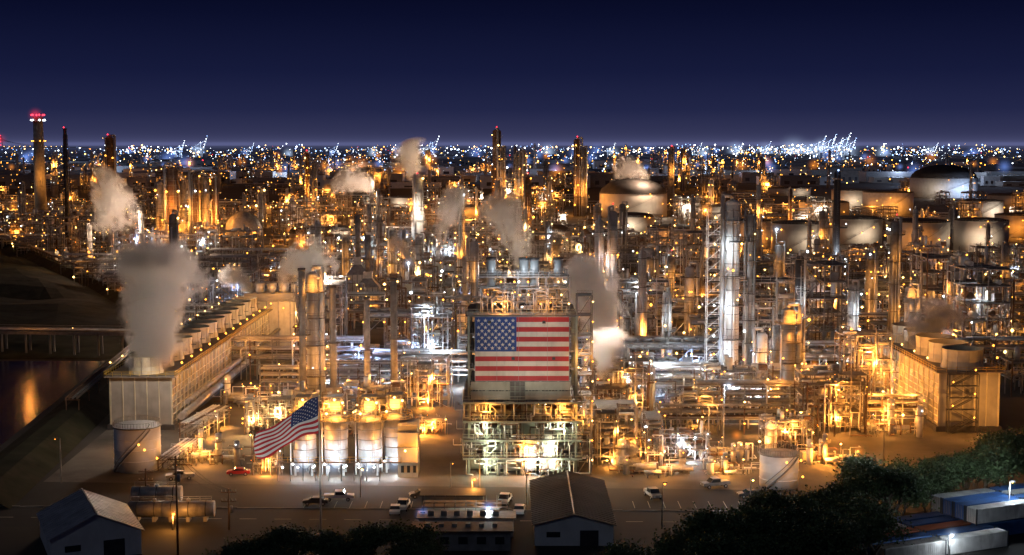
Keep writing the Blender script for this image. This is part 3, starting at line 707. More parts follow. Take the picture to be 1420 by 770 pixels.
# ---------------------------------------------------------------- manual near equipment
NEAR=[('f0',840,640,0,.8,.6,'orsm'),('f3',885,632,0,.75,.55,'orsm'),('f1',825,600,0,.8,.8,'orsm'),('fl0',940,635,0,.7,.8,'whsm'),('f4',955,585,0,.9,.6,'orsm'),('u0',905,655,0,.7,.8,'orsm'),
('r0',1000,600,0,.8,.8,'orsm'),('u1',1010,640,0,.7,.9,'orsm'),('f2',1090,618,0,.6,.6,'orsm'),('u2',1145,640,.1,.55,.9,'or'),('c2',1066,640,0,.55,.5,'orsm'),('f5',1150,600,0,.8,.7,'or'),
('f1',375,600,0,.6,.8,'ye'),('f3',372,655,0,.45,.9,'orsm'),('u3',300,640,0,.6,.8,'orsm'),('r1',285,600,1.45,.6,.7,'orsm'),('fl1',590,600,0,.5,.7,'or'),('u1',480,600,0,.8,1,'orsm'),('fl2',430,585,0,.8,.8,'orsm'),('f2',520,580,0,.8,.6,'orsm'),
('r2',250,640,1.5,.5,.6,'orsm'),('u0',345,560,0,.7,.9,'orsm'),('f0',590,560,0,.8,.6,'or'),('r3',600,535,0,.9,1,'wh'),('r0',520,530,0,.9,1,'bl'),('f4',560,505,0,.9,.6,'bl'),('f5',600,505,0,.7,1.,'wh'),
('r1',900,555,0,.9,1.,'wh'),('a0',925,535,0,1,1,'bl'),('r2',960,560,0,.9,1.,'whsm'),('a1',890,545,0,.8,.9,'bl'),('r3',1140,560,0,.9,1,'orsm'),('a0',1140,545,0,.9,1,'wh'),('r0',1190,590,0,.8,.9,'or'),('r1',1060,585,0,.9,1.,'orsm'),
('f0',1195,560,0,.8,.9,'or'),('u3',1230,600,0,.7,.9,'orsm'),('c5',1160,600,0,.5,.7,'orsm'),('c3',1230,560,0,.6,.6,'orsm'),('f2',1020,570,0,.9,.7,'whsm'),('h0',1075,560,0,.8,.7,'orsm'),('c1',870,560,0,.6,.6,'whsm'),
('f1',690,430,0,1,1,'ye'),('f3',740,430,0,1,.9,'or'),('u2',1010,655,0,.5,.7,'orsm'),('f5',860,590,0,.7,.9,'orsm'),('r2',500,545,0,.9,.9,'whsm'),('fl0',460,525,0,.9,.8,'wh')]
for (k,u,v_,rz,sc,zs,kd) in NEAR:
    x,y=G(u,v_); place(k,x,y,rz,sc,zs,kd,2,hprob=.25)
# ---------------------------------------------------------------- fill of the plant
def left_edge(y):
    for (xa,ya),(xb,yb_) in zip(line[:-1],line[1:]):
        if ya<=y<=yb_: return xa+(xb-xa)*(y-ya)/(yb_-ya)+14
    return -560-(y-1400)*.42
EX=[(-103,-70,300,470),(94,118,300,385),(-97,-60,440,490),(-19,-11,250,430),(-60,-30,255,330)]
def ok(x,y,r=9):
    for a in EX:
        if a[0]-r<x<a[1]+r and a[2]-r<y<a[3]+r: return False
    for (a,b_,c) in EXT:
        if (x-a)**2+(y-b_)**2<(c+r)**2 or (abs(x-a*y/b_)<c+4 and b_-90<y<b_ and c>14): return False
    return True
y=348.0; cnt=0
keysA=['f0','f1','f2','f3','f4','f5']*3+['fl0','fl1','fl2','fl0','r0','r1','r2','r3','r0','r1','h0','h1','a0','a1','a0','u0','u1','u2','u3','u1','c0','c1','c2','c3','c4','c5','c6','c2','c4']
keysB=['r0','r1','r2','r3','fl0','fl1','fl2','u0','u1','u2','a0','f0','f4']
row=0
while y<1550:
    dx=20+y*.010
    hw=.385*y
    x=max(-hw,left_edge(y)); 
    rack=(row%4==2)
    while x<hw:
        xx=x+R.uniform(-4,4); yy=y+R.uniform(-6,6)
        n1=noise.noise(Vector((xx*.012,yy*.006,3.3)))
        n2=noise.noise(Vector((xx*.02,yy*.012,9.3)))
        u=710+F*xx/yy
        tankfarm=(y>860 and u>830)
        dens=1.0
        if tankfarm: dens=.28
        elif y>900: dens=.55
        elif 560<y<680 and u<560: dens=.6
        if R.random()<dens and ok(xx,yy):
            ks=keysB if (tankfarm or n1<-.2) else keysA
            key=R.choice(ks)
            if rack: key=R.choice(['r0','r1','r2','r3'])
            sc=R.uniform(.85,1.15); zs=R.uniform(.75,1.15)
            rz=R.choice([0,0,0,math.pi,R.choice([.5,-.5])*math.pi if key[0] in 'fu' else 0])
            kd='or'; nl=1
            w=R.random()
            if w<.14 or n2>.32: kd=R.choice(['wh','whsm','whsm','bl'])
            elif w<.25: kd='ye'
            elif w<.5: kd='orsm'
            if n1<-.2: nl=0
            if y<620: nl=max(nl,1) if R.random()<.7 else 0
            elif y<900: nl=nl if R.random()<.72 else 0
            else:
                nl=nl if R.random()<.42 else 0; kd='orbig' if R.random()<.8 else 'tkw'
            place(key,xx,yy,(rz if abs(rz)<2 else 0),sc,zs,kd,nl,hprob=.22 if y<900 else .3); cnt+=1
        x+=dx*(1.5 if rack else 1)
    y+=20+y*.012; row+=1
for k in range(150):
    yy=R.uniform(1550,3600); u=R.choice([R.gauss(120,110),R.gauss(400,80),R.gauss(720,70),R.gauss(960,60),R.uniform(0,1400)])
    xx=(u-710)/F*yy
    key=R.choice(['f0','f3','f4','c0','c1','c2','c3','c5','h0','fl0','r1'])
    place(key,xx,yy,0,R.uniform(1.2,1.8),R.uniform(.8,1.1),'orhuge',1 if R.random()<.5 else 0,hprob=.35); cnt+=1
print('units',cnt,'lamps',NL,'glow_halo',len(HP.children))
# ---------------------------------------------------------------- distant lights and city
m=MB(); r=random.Random(99)
def dl(u,v_,z,rad,mat):
    x,y=G(u,v_); m.bulb((x,y,z),rad,mat)
clusters=[(r.uniform(-100,1500),r.uniform(206,246)) for _ in range(120)]
def pal(u,v_):
    q=r.random()
    if v_<226: return BW if q<.38 else BB if q<.70 else BY if q<.82 else BO if q<.97 else BR
    return BO if q<.42 else BY if q<.56 else BW if q<.75 else BB if q<.98 else BR
for k in range(2900):
    if r.random()<.65:
        c=r.choice(clusters); u=r.gauss(c[0],24); v_=c[1]+r.gauss(0,2.2)
    else: u=r.uniform(-150,1570); v_=205+abs(r.gauss(0,20))
    if v_<204 or v_>285: continue
    y=G(u,v_)[1]; z=r.choice([4,8,12,20,30])*r.uniform(.6,1.2)
    rad=y/F*r.choice([.16,.22,.3,.3,.42,.6,.95])
    dl(u,v_,z,rad,pal(u,v_))
for (c,w,n) in ((1110,50,110),(1040,40,50),(960,50,50),(820,60,45),(560,50,50),(200,40,40),(250,25,30),(1240,60,60),(750,80,45),(400,50,30),(1340,50,40),(640,40,30)):
    for k in range(n):
        u=r.gauss(c,w); v_=r.uniform(208,219); y=G(u,v_)[1]; dl(u,v_,r.uniform(5,70)*math.exp(-((u-c)/w)**2*.4),y/F*r.choice([.2,.35,.5,.7,1.1]),r.choice([BW,BW,BB,BB,BY]))
for k in range(60):
    u=r.choice([r.gauss(90,90),r.gauss(300,90),r.gauss(430,60),r.gauss(700,60),r.gauss(960,60),r.gauss(1060,60),r.uniform(0,1400)]); v_=r.uniform(228,275); x,y=G(u,v_); h=r.uniform(25,60)
    for q in range(r.randint(4,10)): m.bulb((x+r.gauss(0,10),y+r.gauss(0,10),r.uniform(3,h)),y/F*r.choice([.3,.45,.6]),r.choice([BO,BO,BO,BY]))
put(m.mesh('distant_city_lights'),'distant_city_lights',(0,0,0))
m=MB()
for k in range(420):
    u=r.uniform(-100,1520); v_=r.uniform(211,262); x,y=G(u,v_); w=r.uniform(20,90)*(y/3000+.4); h=r.uniform(7,22); m.box(x-w/2,y,0,x+w/2,y+w*.6,h,r.choice([CO,ST,TK,WH]))
    for q in range(3): m.box(x-w/2+w*(q+.3)/3,y-.3,h*.2,x-w/2+w*(q+.7)/3,y-.01,h*.5,DK)
put(m.mesh('distant_warehouses'),'distant_warehouses',(0,0,0))
for k in range(64):
    u=r.uniform(0,1420); v_=r.uniform(214,262); x,y=G(u,v_)
    l='whhuge' if r.random()<.72 else 'orhuge'; z=r.uniform(18,30); lamp(l,(x,y,z))
    glow_halo('b' if l=='whhuge' else 'o',(x,y,z),y/F*r.choice([9,13,18]),.6)
for (u,v_,z,px,kd) in ((1062,219,18,26,'w'),(1100,216,20,34,'w'),(1122,217,25,22,'w'),(1172,218,25,30,'w'),(1140,216,40,24,'w'),(975,216,15,18,'w'),(900,214,15,16,'b'),(850,216,15,14,'w'),(760,214,15,18,'w'),(560,216,20,20,'w'),(517,217,20,14,'w'),(600,215,20,14,'b'),(275,219,30,18,'w'),(240,219,20,14,'b'),(180,217,20,14,'b'),(1020,214,20,22,'w'),(1225,217,20,18,'w'),(1290,214,10,16,'w'),(1350,215,10,16,'b'),(690,217,14,12,'w'),(400,217,14,14,'w'),(340,216,14,12,'b'),(460,216,14,12,'b')):
    x,y=G(u,v_); glow_halo(kd,(x,y,z),px*y/F,.9)
def crane(u,v_,k):
    x,y=G(u,v_); m=MB(); s_=k
    for a in (-12,12):
        for b_ in (-10,10): m.beam((x+a*s_,y+b_*s_,0),(x+a*s_,y+b_*s_,46*s_),2.8*s_,WH)
    m.beam((x-12*s_,y-10*s_,20*s_),(x+12*s_,y-10*s_,20*s_),2.2*s_,WH); m.beam((x-35*s_,y,46*s_),(x+20*s_,y,46*s_),3.6*s_,WH)
    m.beam((x+20*s_,y,46*s_),(x+38*s_,y,100*s_),3.4*s_,WH); m.beam((x+5*s_,y,46*s_),(x+10*s_,y,72*s_),3*s_,WH); m.beam((x+10*s_,y,72*s_),(x-35*s_,y,46*s_),1.6*s_,WH); m.beam((x+10*s_,y,72*s_),(x+33*s_,y,84*s_),1.6*s_,WH)
    m.box(x-14*s_,y-4,46*s_,x,y+4,52*s_,WH)
    for q in ((38,100),(34,88),(30,77),(26,65),(22,54),(-12,44),(12,44),(-30,47),(10,73),(0,22)): m.bulb((x+q[0]*s_,y-12*s_,q[1]*s_),1.55*s_,r.choice([BW,BW,BB]))
    put(m.mesh('port_crane'),'port_crane',(0,0,0)); lamp('whhuge',(x+8,y-40,60*s_)); 
    if u>1100: lamp('whhuge',(x+25,y-40,85*s_))
for (u,v_,k) in ((1132,221,1.0),(1146,220,1.1),(1156,222,.9),(1165,220,1.15),(1176,219,.95),(597,221,1.0),(589,220,.75),(247,222,.8),(276,222,1.0),(845,219,.7),(1292,219,.7),(1022,218,.7),(345,219,.7),(1060,218,.8),(965,219,.7),(462,219,.7)): crane(u,v_,k)
x,y=G(2,216); m=MB()
for dx in (-8,8): m.beam((x+dx*2.2,y,0),(x,y,115),4,CO)
m.box(x-400,y-8,45,x+500,y+8,49,CO)
for k in range(1,10):
    for sg in (-1,1): m.beam((x,y,112-k*3),(x+sg*k*28,y,49),.9,RU)
for z in (60,80,98,115): m.bulb((x,y-8,z),3.0,BR)
for k in range(22): m.bulb((x-280+k*30,y-9,53),1.6,BY)
put(m.mesh('cable_stayed_bridge'),'cable_stayed_bridge',(0,0,0)); glow_halo('r',(x,y-10,90),60,.35)
def glowlayer(name,pts,z0,z1,col,eps):
    n=len(pts); v=[(x,y,z0) for x,y in pts]+[(x,y,z1) for x,y in pts]
    f=[tuple(range(n-1,-1,-1)),tuple(range(n,2*n))]+[(i,(i+1)%n,n+(i+1)%n,n+i) for i in range(n)]
    me=bpy.data.meshes.new(name); me.from_pydata(v,[],f)
    m=bpy.data.materials.new(name); nt=nodes(m); o=nt.nodes.new('ShaderNodeOutputMaterial'); e=nt.nodes.new('ShaderNodeEmission'); e.inputs[0].default_value=(*col,1); e.inputs[1].default_value=eps
    nt.links.new(e.outputs[0],o.inputs['Volume']); me.materials.append(m); put(me,name,(0,0,0))
glowlayer('harbour_glow_slab',[(-22000,2600),(22000,2600),(22000,32000),(-22000,32000)],1,95,(.42,.48,1),4.0e-6)  # added emission-only slab; its glow lifts the far city ground to blue
glowlayer('plant_glow_slab',[(-110,372),(150,372),(640,1580),(-600,1580),(-330,930)],1,30,(1,.34,.08),1.3e-5)  # added emission-only slab; orange glow put in to lift the plant's blacks
# ---------------------------------------------------------------- foreground buildings
def shed(name,x0,x1,y0,y1,he,hr,roof,wall,ang=0,doors=True):
    m=MB(); w=x1-x0; L=y1-y0; cx,cy=(x0+x1)/2,(y0+y1)/2; a,b=w/2,L/2
    m.box(-a,-b,0,a,b,he,wall)
    for sy in (-b,b): m.poly([(-a,sy,he+.002),(a,sy,he+.002),(0,sy,hr)],wall)
    for sg in (-1,1):
        m.quad((sg*(a+.5),-b-.5,he-.1),(0,-b-.5,hr+.15),(0,b+.5,hr+.15),(sg*(a+.5),b+.5,he-.1),roof)
        n=int(L/1.2)
        for k in range(n+1):
            y=-b-.5+(L+1)*k/n; m.beam((sg*(a+.5),y,he-.04),(0,y,hr+.21),.09,roof)
    m.beam((0,-b-.5,hr+.25),(0,b+.5,hr+.25),.25,ST)
    if doors:
        m.box(a*.15,-b-.06,0,a*.62,-b-.003,he*.72,DK); m.box(-a*.7,-b-.06,he*.4,-a*.35,-b-.003,he*.65,GL)
    n=int(w/1.0)
    for k in range(n): m.box(-a+k*w/n,-b-.03,.1,-a+k*w/n+.08,-b-.002,he,wall)
    for k in range(5): m.box(a+.003,-b+L*(k+.3)/5,he*.45,a+.06,-b+L*(k+.6)/5,he*.7,GL)
    put(m.mesh(name),name,(cx,cy,0),ang)
x,y=G(108,772); shed('metal_shed',x-7,x+7,y-2,y+15,4.0,7.2,AL,WH,.42)
x,y=G(796,757); shed('warehouse',x-6.5,x+6.5,y,y+30,3.6,5.2,RD,WH,0)
x,y=G(640,764); m=MB(); m.box(x-8,y,0,x+8,y+5,3.2,ST); m.box(x-8.4,y-.5,3.2,x+8.4,y+5.5,3.4,RU)
m.box(x-7.5,y+8,0,x+8.5,y+12,3.2,WH); m.box(x-7.9,y+7.6,3.2,x+8.9,y+12.4,3.4,ST); m.box(x-7,y+16,0,x+6,y+20,3,CR); m.box(x-7.4,y+15.6,3,x+6.4,y+20.4,3.2,RU); m.box(x-8,y+24,0,x+3,y+29,3,ST); m.box(x-8.4,y+23.6,3,x+3.4,y+29.4,3.2,RD)
for k in range(5): m.box(x-6.5+k*3,y-.05,1.1,x-5+k*3,y-.003,2.3,GL); m.box(x-6+k*2.8,y+7.95,1.1,x-4.8+k*2.8,y+7.997,2.2,GL)
for k in range(6): m.box(x-6+k*2.2,y+9,3.41,x-5+k*2.2,y+10.2,4.2,ST); m.box(x-6+k*2.2,y+1.8,3.41,x-5.2+k*2.2,y+2.8,4.0,ST)
for k in range(9): m.beam((x-7+k*1.8,y+16,3.2),(x-7+k*1.8,y+16,5.2),.08,ST); m.beam((x-7+k*1.8,y+13,0),(x-7+k*1.8,y+13,4.6),.1,RU)
m.beam((x-7,y+13,4.6),(x+7.5,y+13,4.6),.14,RU); m.beam((x-7,y+13,3.9),(x+7.5,y+13,3.9),.1,RU)
put(m.mesh('site_office_building'),'site_office_building',(0,0,0))
def pole_lamp(u,vb,vt,mat,kind,arm=1.5,br=.35,hk=None):
    x,y=G(u,vb); h=HT(vt,y); m=MB(); m.cyl((x,y,0),(x,y,h),.12,ST,8,r1=.08); m.beam((x,y,h),(x+arm,y-.2,h+.15),.09,ST); m.box(x+arm-.5,y-.4,h+.05,x+arm+.3,y,h+.25,DK); m.bulb((x+arm-.1,y-.2,h-.12),br,mat)
    put(m.mesh('street_lamp'),'street_lamp',(0,0,0)); 
    if kind: lamp(kind,(x+arm-.1,y-.6,h-.5))
    if hk: glow_halo(hk,(x+arm-.1,y-.3,h-.1),1.8,.9)
pole_lamp(676,735,703,BB,'whsm',.3,.4,'b'); pole_lamp(585,738,712,BB,'whsm',.3,.4,'b'); pole_lamp(1316,775,741,BW,'whsm',.4,.3,'w'); pole_lamp(85,670,608,BO,None,-.8,.1); pole_lamp(1003,640,534,BW,'whsm',1,.3,'w')
pole_lamp(240,735,712,BO,'orsm',.3,.25,'o'); pole_lamp(625,690,642,BO,None,.5,.12); pole_lamp(730,700,640,BY,None,.5,.2); pole_lamp(918,730,670,BO,None,.5,.2); pole_lamp(1225,640,560,BO,'or',.8,.3,'o'); pole_lamp(500,690,650,BY,None,.5,.2)
pole_lamp(655,700,664,BO,'orsm',.5,.22,'o'); pole_lamp(1040,720,665,BY,None,.5,.2); pole_lamp(1185,690,625,BO,'orsm',.5,.2,'o')
pole_lamp(1398,735,668,BY,'whsm',.5,.12)
POL=[]
def utility(u,vb,vt):
    x,y=G(u,vb); h=HT(vt,y); m=MB(); m.cyl((x,y,0),(x,y,h),.2,RU,8,r1=.13)
    for z in (h-.6,h-2.2): m.beam((x-1.3,y,z),(x+1.3,y,z),.13,RU); [m.cyl((x+d,y,z+.1),(x+d,y,z+.4),.08,AL,6) for d in (-1.2,-.5,.5,1.2)]
    m.cyl((x+.4,y,h-4.2),(x+.4,y,h-3),.3,ST,10)
    put(m.mesh('utility_pole'),'utility_pole',(0,0,0)); POL.append((x,y,h))
utility(247,772,632); utility(318,735,678); utility(203,700,650); utility(1180,735,690)
m=MB()
for (A,B_) in ((POL[0],POL[1]),(POL[0],POL[2])):
    for d in (-1.2,.5,1.2):
        prev=None
        for k in range(9):
            t=k/8; p=(A[0]+(B_[0]-A[0])*t+d,A[1]+(B_[1]-A[1])*t,A[2]+(B_[2]-A[2])*t-.3-1.2*4*t*(1-t))
            if prev: m.beam(prev,p,.04,DK)
            prev=p
put(m.mesh('power_line'),'power_line',(0,0,0))
# ---------------------------------------------------------------- flagpole with flag
x,y=G(445,744); h=HT(546,y); m=MB(); m.cyl((x,y,0),(x,y,h),.17,WH,12,r1=.08); m.dome((x,y,h),.2,.2,YE,10,4); m.dome((x,y,h),.2,-.2,YE,10,4); m.cyl((x,y,0),(x,y,.5),.6,CO,12)
pole=put(m.mesh('flagpole'),'flagpole',(0,0,0))
s_=S(y); FL=88/s_; 
def fp(a,b):
    wv=math.sin(a*11+b*1.6)*.65*a**.5
    X=x-.2-FL*a*.99-.5*math.sin(b*3)*a
    top=h-.5-(6.6*(a**.95)) + .35*math.sin(a*7.5)
    hgt=5.8-1.5*a+.35*math.sin(a*8+1)
    return Vector((X,y+wv+1.2*math.sin(a*2.5),top-hgt*b+ .14*math.sin(a*14+b*5)))
v=[];f=[];mi=[]
NA,NBn=60,26
for i in range(NA+1):
    for j in range(NBn+1): v.append(tuple(fp(i/NA,j/NBn)))
for i in range(NA):
    for j in range(NBn):
        f.append((i*(NBn+1)+j,(i+1)*(NBn+1)+j,(i+1)*(NBn+1)+j+1,i*(NBn+1)+j+1))
        st=j//2; canton=(i<NA*.42 and st<7); mi.append(2 if canton else (0 if st%2==0 else 1))
for rr_ in range(9):
    for c in range(6 if rr_%2==0 else 5):
        a=.42*((2*c+1+(rr_%2))/12); b_=(7/13)*((rr_+1)/10)
        for off in (-.05,.05):
            i=len(v)
            for (pa,pb) in star(0,0,1):
                q=fp(a+pa*.015,b_-pb*.026); v.append((q.x,q.y+off,q.z))
            f.append(tuple(range(i,i+10))); mi.append(1)
me=bpy.data.meshes.new('flag_cloth'); me.from_pydata(v,[],f)
fc_r=surf('flag_cloth_red',(.45,.02,.03),.8,0,.08,.5,dirtamt=0); fc_w=surf('flag_cloth_white',(.72,.70,.68),.8,0,.05,.5,dirtamt=0); fc_b=surf('flag_cloth_blue',(.02,.04,.15),.8,0,.08,.5,dirtamt=0)
for q in (fc_r,fc_w,fc_b): me.materials.append(q)
me.polygons.foreach_set('material_index',mi); me.polygons.foreach_set('use_smooth',[True]*len(f))
put(me,'flag_cloth',(0,0,0),parent=pole)
spot((x-5,y-16,.6),(x-5,y,h-8),12000,50,(1,.95,.88),.5)
# ---------------------------------------------------------------- vehicles
MATS.append(surf('red_car_paint',(.35,.02,.02),.3,0,.02,1,dirtamt=.05)); RC=len(MATS)-1
MATS.append(surf('blue_container_paint',(.03,.10,.28),.5,0,.15,.4,dirtamt=.3)); BC=len(MATS)-1
MATS.append(surf('orange_container_paint',(.35,.10,.04),.5,0,.15,.4,dirtamt=.4)); OC=len(MATS)-1
def carmesh(kind,body):
    m=MB(); L,Wd=(4.6,1.85) if kind=='car' else (5.6,1.95)
    if kind=='car': prof=[(-2.3,.45),(-2.3,.85),(-1.9,1.0),(-1.3,1.05),(-.6,1.48),(.9,1.5),(1.6,1.08),(2.2,1.0),(2.3,.8),(2.3,.45)]
    else: prof=[(-2.8,.55),(-2.8,1.05),(-1.5,1.15),(-.9,1.85),(.7,1.87),(.8,1.2),(2.75,1.2),(2.8,.6)]
    w=Wd/2
    def wy(z): return w if z<1.1 else w-.14
    n=len(prof)
    i=len(m.v)
    for sg in (-1,1):
        for (px,pz) in prof: m.v.append((px,sg*wy(pz),pz))
    m.f.append(tuple(i+k for k in range(n))); m.m.append(body); m.s.append(False)
    m.f.append(tuple(i+n+k for k in range(n-1,-1,-1))); m.m.append(body); m.s.append(False)
    for k in range(n):
        a,b=prof[k],prof[(k+1)%n]
        gl=(abs(b[1]-a[1])>.3 and min(a[1],b[1])>1.0)
        m.f.append((i+k,i+n+k,i+n+(k+1)%n,i+(k+1)%n)); m.m.append(GL if gl else body); m.s.append(False)
    for sg in (-1,1):
        if kind=='car': m.poly([(-1.1,sg*(w+.004),1.08),(1.3,sg*(w+.004),1.08),(.85,sg*(w-.12),1.43),(-.55,sg*(w-.12),1.42)],GL)
        else: m.poly([(-1.3,sg*(w+.004),1.2),(.6,sg*(w+.004),1.2),(.6,sg*(w-.12),1.75),(-.85,sg*(w-.12),1.75)],GL)
        for wx in (-L*.31,L*.31): m.cyl((wx,sg*(w-.2),.36),(wx,sg*(w+.04),.36),.36,RB,14); m.cyl((wx,sg*(w+.03),.36),(wx,sg*(w+.06),.36),.2,AL,10)
        m.box(-L/2-.03,sg*w*.6-.15,.68,-L/2+.0-.002,sg*w*.6+.15,.85,WH); m.box(L/2+.002,sg*w*.6-.15,.68,L/2+.03,sg*w*.6+.15,.85,RU)
    return m
car_r=carmesh('car',RC).mesh('parked_car'); car_w=carmesh('car',WH).mesh('parked_car'); car_d=carmesh('car',DK).mesh('parked_car'); pk_w=carmesh('pickup',WH).mesh('pickup_truck'); pk_d=carmesh('pickup',ST).mesh('pickup_truck')
for (me,nm,u,v_,rz) in ((car_r,'parked_car',331,659,0.1),(pk_w,'pickup_truck',470,694,3.2),(pk_w,'pickup_truck',559,706,1.5),(car_w,'parked_car',548,712,1.6),(car_d,'parked_car',585,690,.2),(pk_d,'pickup_truck',992,676,.3),(car_d,'parked_car',438,700,0),(pk_w,'pickup_truck',700,698,1.4),(car_d,'parked_car',1040,690,.1),(pk_d,'pickup_truck',250,665,.2),(car_d,'parked_car',1190,755,.6),(pk_d,'pickup_truck',905,690,1.8),(car_w,'parked_car',720,712,1.5)):
    x,y=G(u,v_); put(me,nm,(x,y,.02),rz)
for (u,v_) in ((215,722),(262,722),(218,700)):
    x,y=G(u,v_); m=MB(); m.cyl((-4.5,0,2.1),(4.5,0,2.1),1.4,ST,20)
    for dx in (-3,0,3): m.cyl((dx,0,2.1),(dx+.15,0,2.1),1.45,DK,20); m.box(dx-.3,-1.1,0,dx+.3,1.1,.9,CO)
    m.cyl((0,0,3.4),(0,0,3.9),.4,ST,12); m.rail(-4,0,4,0,3.5,ST,.8); put(m.mesh('horizontal_storage_tank'),'horizontal_storage_tank',(x,y,0),.05)
def container(body):
    m=MB(); L,w,h=12.2,2.44,2.6; m.box(-L/2,-w/2,.15,L/2,w/2,h,body)
    k=-L/2+.3
    while k<L/2-.2:
        for sg in (-1,1): m.box(k,min(sg*w/2,sg*(w/2+.05)),.3,k+.18,max(sg*w/2,sg*(w/2+.05)),h-.15,body)
        m.box(k,-w/2+.1,h+.002,k+.18,w/2-.1,h+.05,body); k+=.42
    for sx in (-L/2,L/2):
        for sy in (-w/2,w/2): m.box(sx-.1,sy-.1,.0,sx+.1,sy+.1,h+.08,DK)
    for dy in (-.6,-.2,.2,.6): m.beam((-L/2-.05,dy,.3),(-L/2-.05,dy,h-.1),.05,ST)
    return m.mesh('shipping_container')
cm=[container(BC),container(AL),container(OC),container(ST)]
cr_=random.Random(4)
x,y=G(1262,775); a=.42
for i in range(5):
    for j in range(2):
        put(cm[cr_.choice([0,3,1,2,3,0])],'shipping_container',(x+j*13*math.cos(a)-i*3.1*math.sin(a),y+j*13*math.sin(a)+i*3.1*math.cos(a),0),a)
x,y=G(1385,742)
for i in range(4):
    for j in range(2):
        for k in range(2): put(cm[0 if cr_.random()<.8 else 1],'shipping_container',(x+j*13*math.cos(a)-i*2.9*math.sin(a),y+j*13*math.sin(a)+i*2.9*math.cos(a),k*2.7),a)
# ---------------------------------------------------------------- trees
leaf=surf('foliage',(.062,.098,.035),.75,0,.5,.5,dirt=(.02,.035,.012),dirtamt=.5,objrand=.25); bark=surf('bark',(.16,.125,.09),.9,0,.3,2)
def tree(seed,h,spread):
    r=random.Random(seed); m=MB(); tips=[]
    def limb(p,d,L,rad,dep):
        q=p+d*L; m.cyl(p,q,rad,1,7,r1=rad*.62,caps=False)
        if dep==0: tips.append(q); return
        for k in range(r.choice([3,3,4])):
            nd=(d+Vector((r.uniform(-1,1)*spread,r.uniform(-1,1)*spread,r.uniform(-.15,.5)))).normalized()
            limb(q,nd,L*r.uniform(.6,.85),rad*.6,dep-1)
    for k in range(2): limb(Vector((k*.5,0,0)),Vector((r.uniform(-.3,.3),r.uniform(-.3,.3),1)).normalized(),h*.27,.32,3)
    for t in tips:
        cr=r.uniform(.9,1.7)
        for k in range(r.randint(60,90)):
            o=Vector((r.gauss(0,1),r.gauss(0,1),r.gauss(0,.75)))*cr*.6; c=t+o
            a=Vector((r.uniform(-1,1),r.uniform(-1,1),r.uniform(-1,1))).normalized()*r.uniform(.13,.26); b=a.cross(Vector((r.uniform(-1,1),r.uniform(-1,1),r.uniform(-1,1)))).normalized()*r.uniform(.1,.2)
            m.quad(c-a,c-b,c+a,c+b,0)
    me=bpy.data.meshes.new('tree'); me.from_pydata(m.v,[],m.f); me.materials.append(leaf); me.materials.append(bark)
    me.polygons.foreach_set('material_index',m.m); me.update(); return me
TR=[tree(1,11.5,.95),tree(2,10.5,1.0),tree(3,12,.85),tree(4,10,1.05)]
tr=random.Random(21)
pl=[(1405,672),(1372,684),(1335,690),(1300,694),(1268,702),(1235,712),(1205,722),(1175,735),(1145,748),(1110,760),(1078,772),(1040,786),(1000,800),(960,812),(920,826),
(1430,690),(1395,702),(1355,708),(1318,712),(1285,720),(1250,728),(1215,742),(1180,756),(1140,775),(1095,795),(1050,815),(1000,835),(1440,660),(1190,775),(1150,795),(1110,815),(1210,790),(1170,815),
(560,795),(520,800),(590,815),(545,815),(410,805),(370,812),(330,825),(450,820),(490,812),(395,830),(880,845)]
for (u,v_) in pl:
    x,y=G(u+tr.uniform(-6,6),v_); q=tr.uniform(.9,1.2)
    if u<700: q*=.8
    put(tr.choice(TR),'tree',(x,y,0),tr.uniform(0,6.28),(q*1.1,q*1.1,q))
for (u,v_) in ((1350,715),(1180,700)):
    x,y=G(u,v_); lamp('whsm',(x,y-6,15))  # added fill lamps without fittings, put in to brighten the foliage
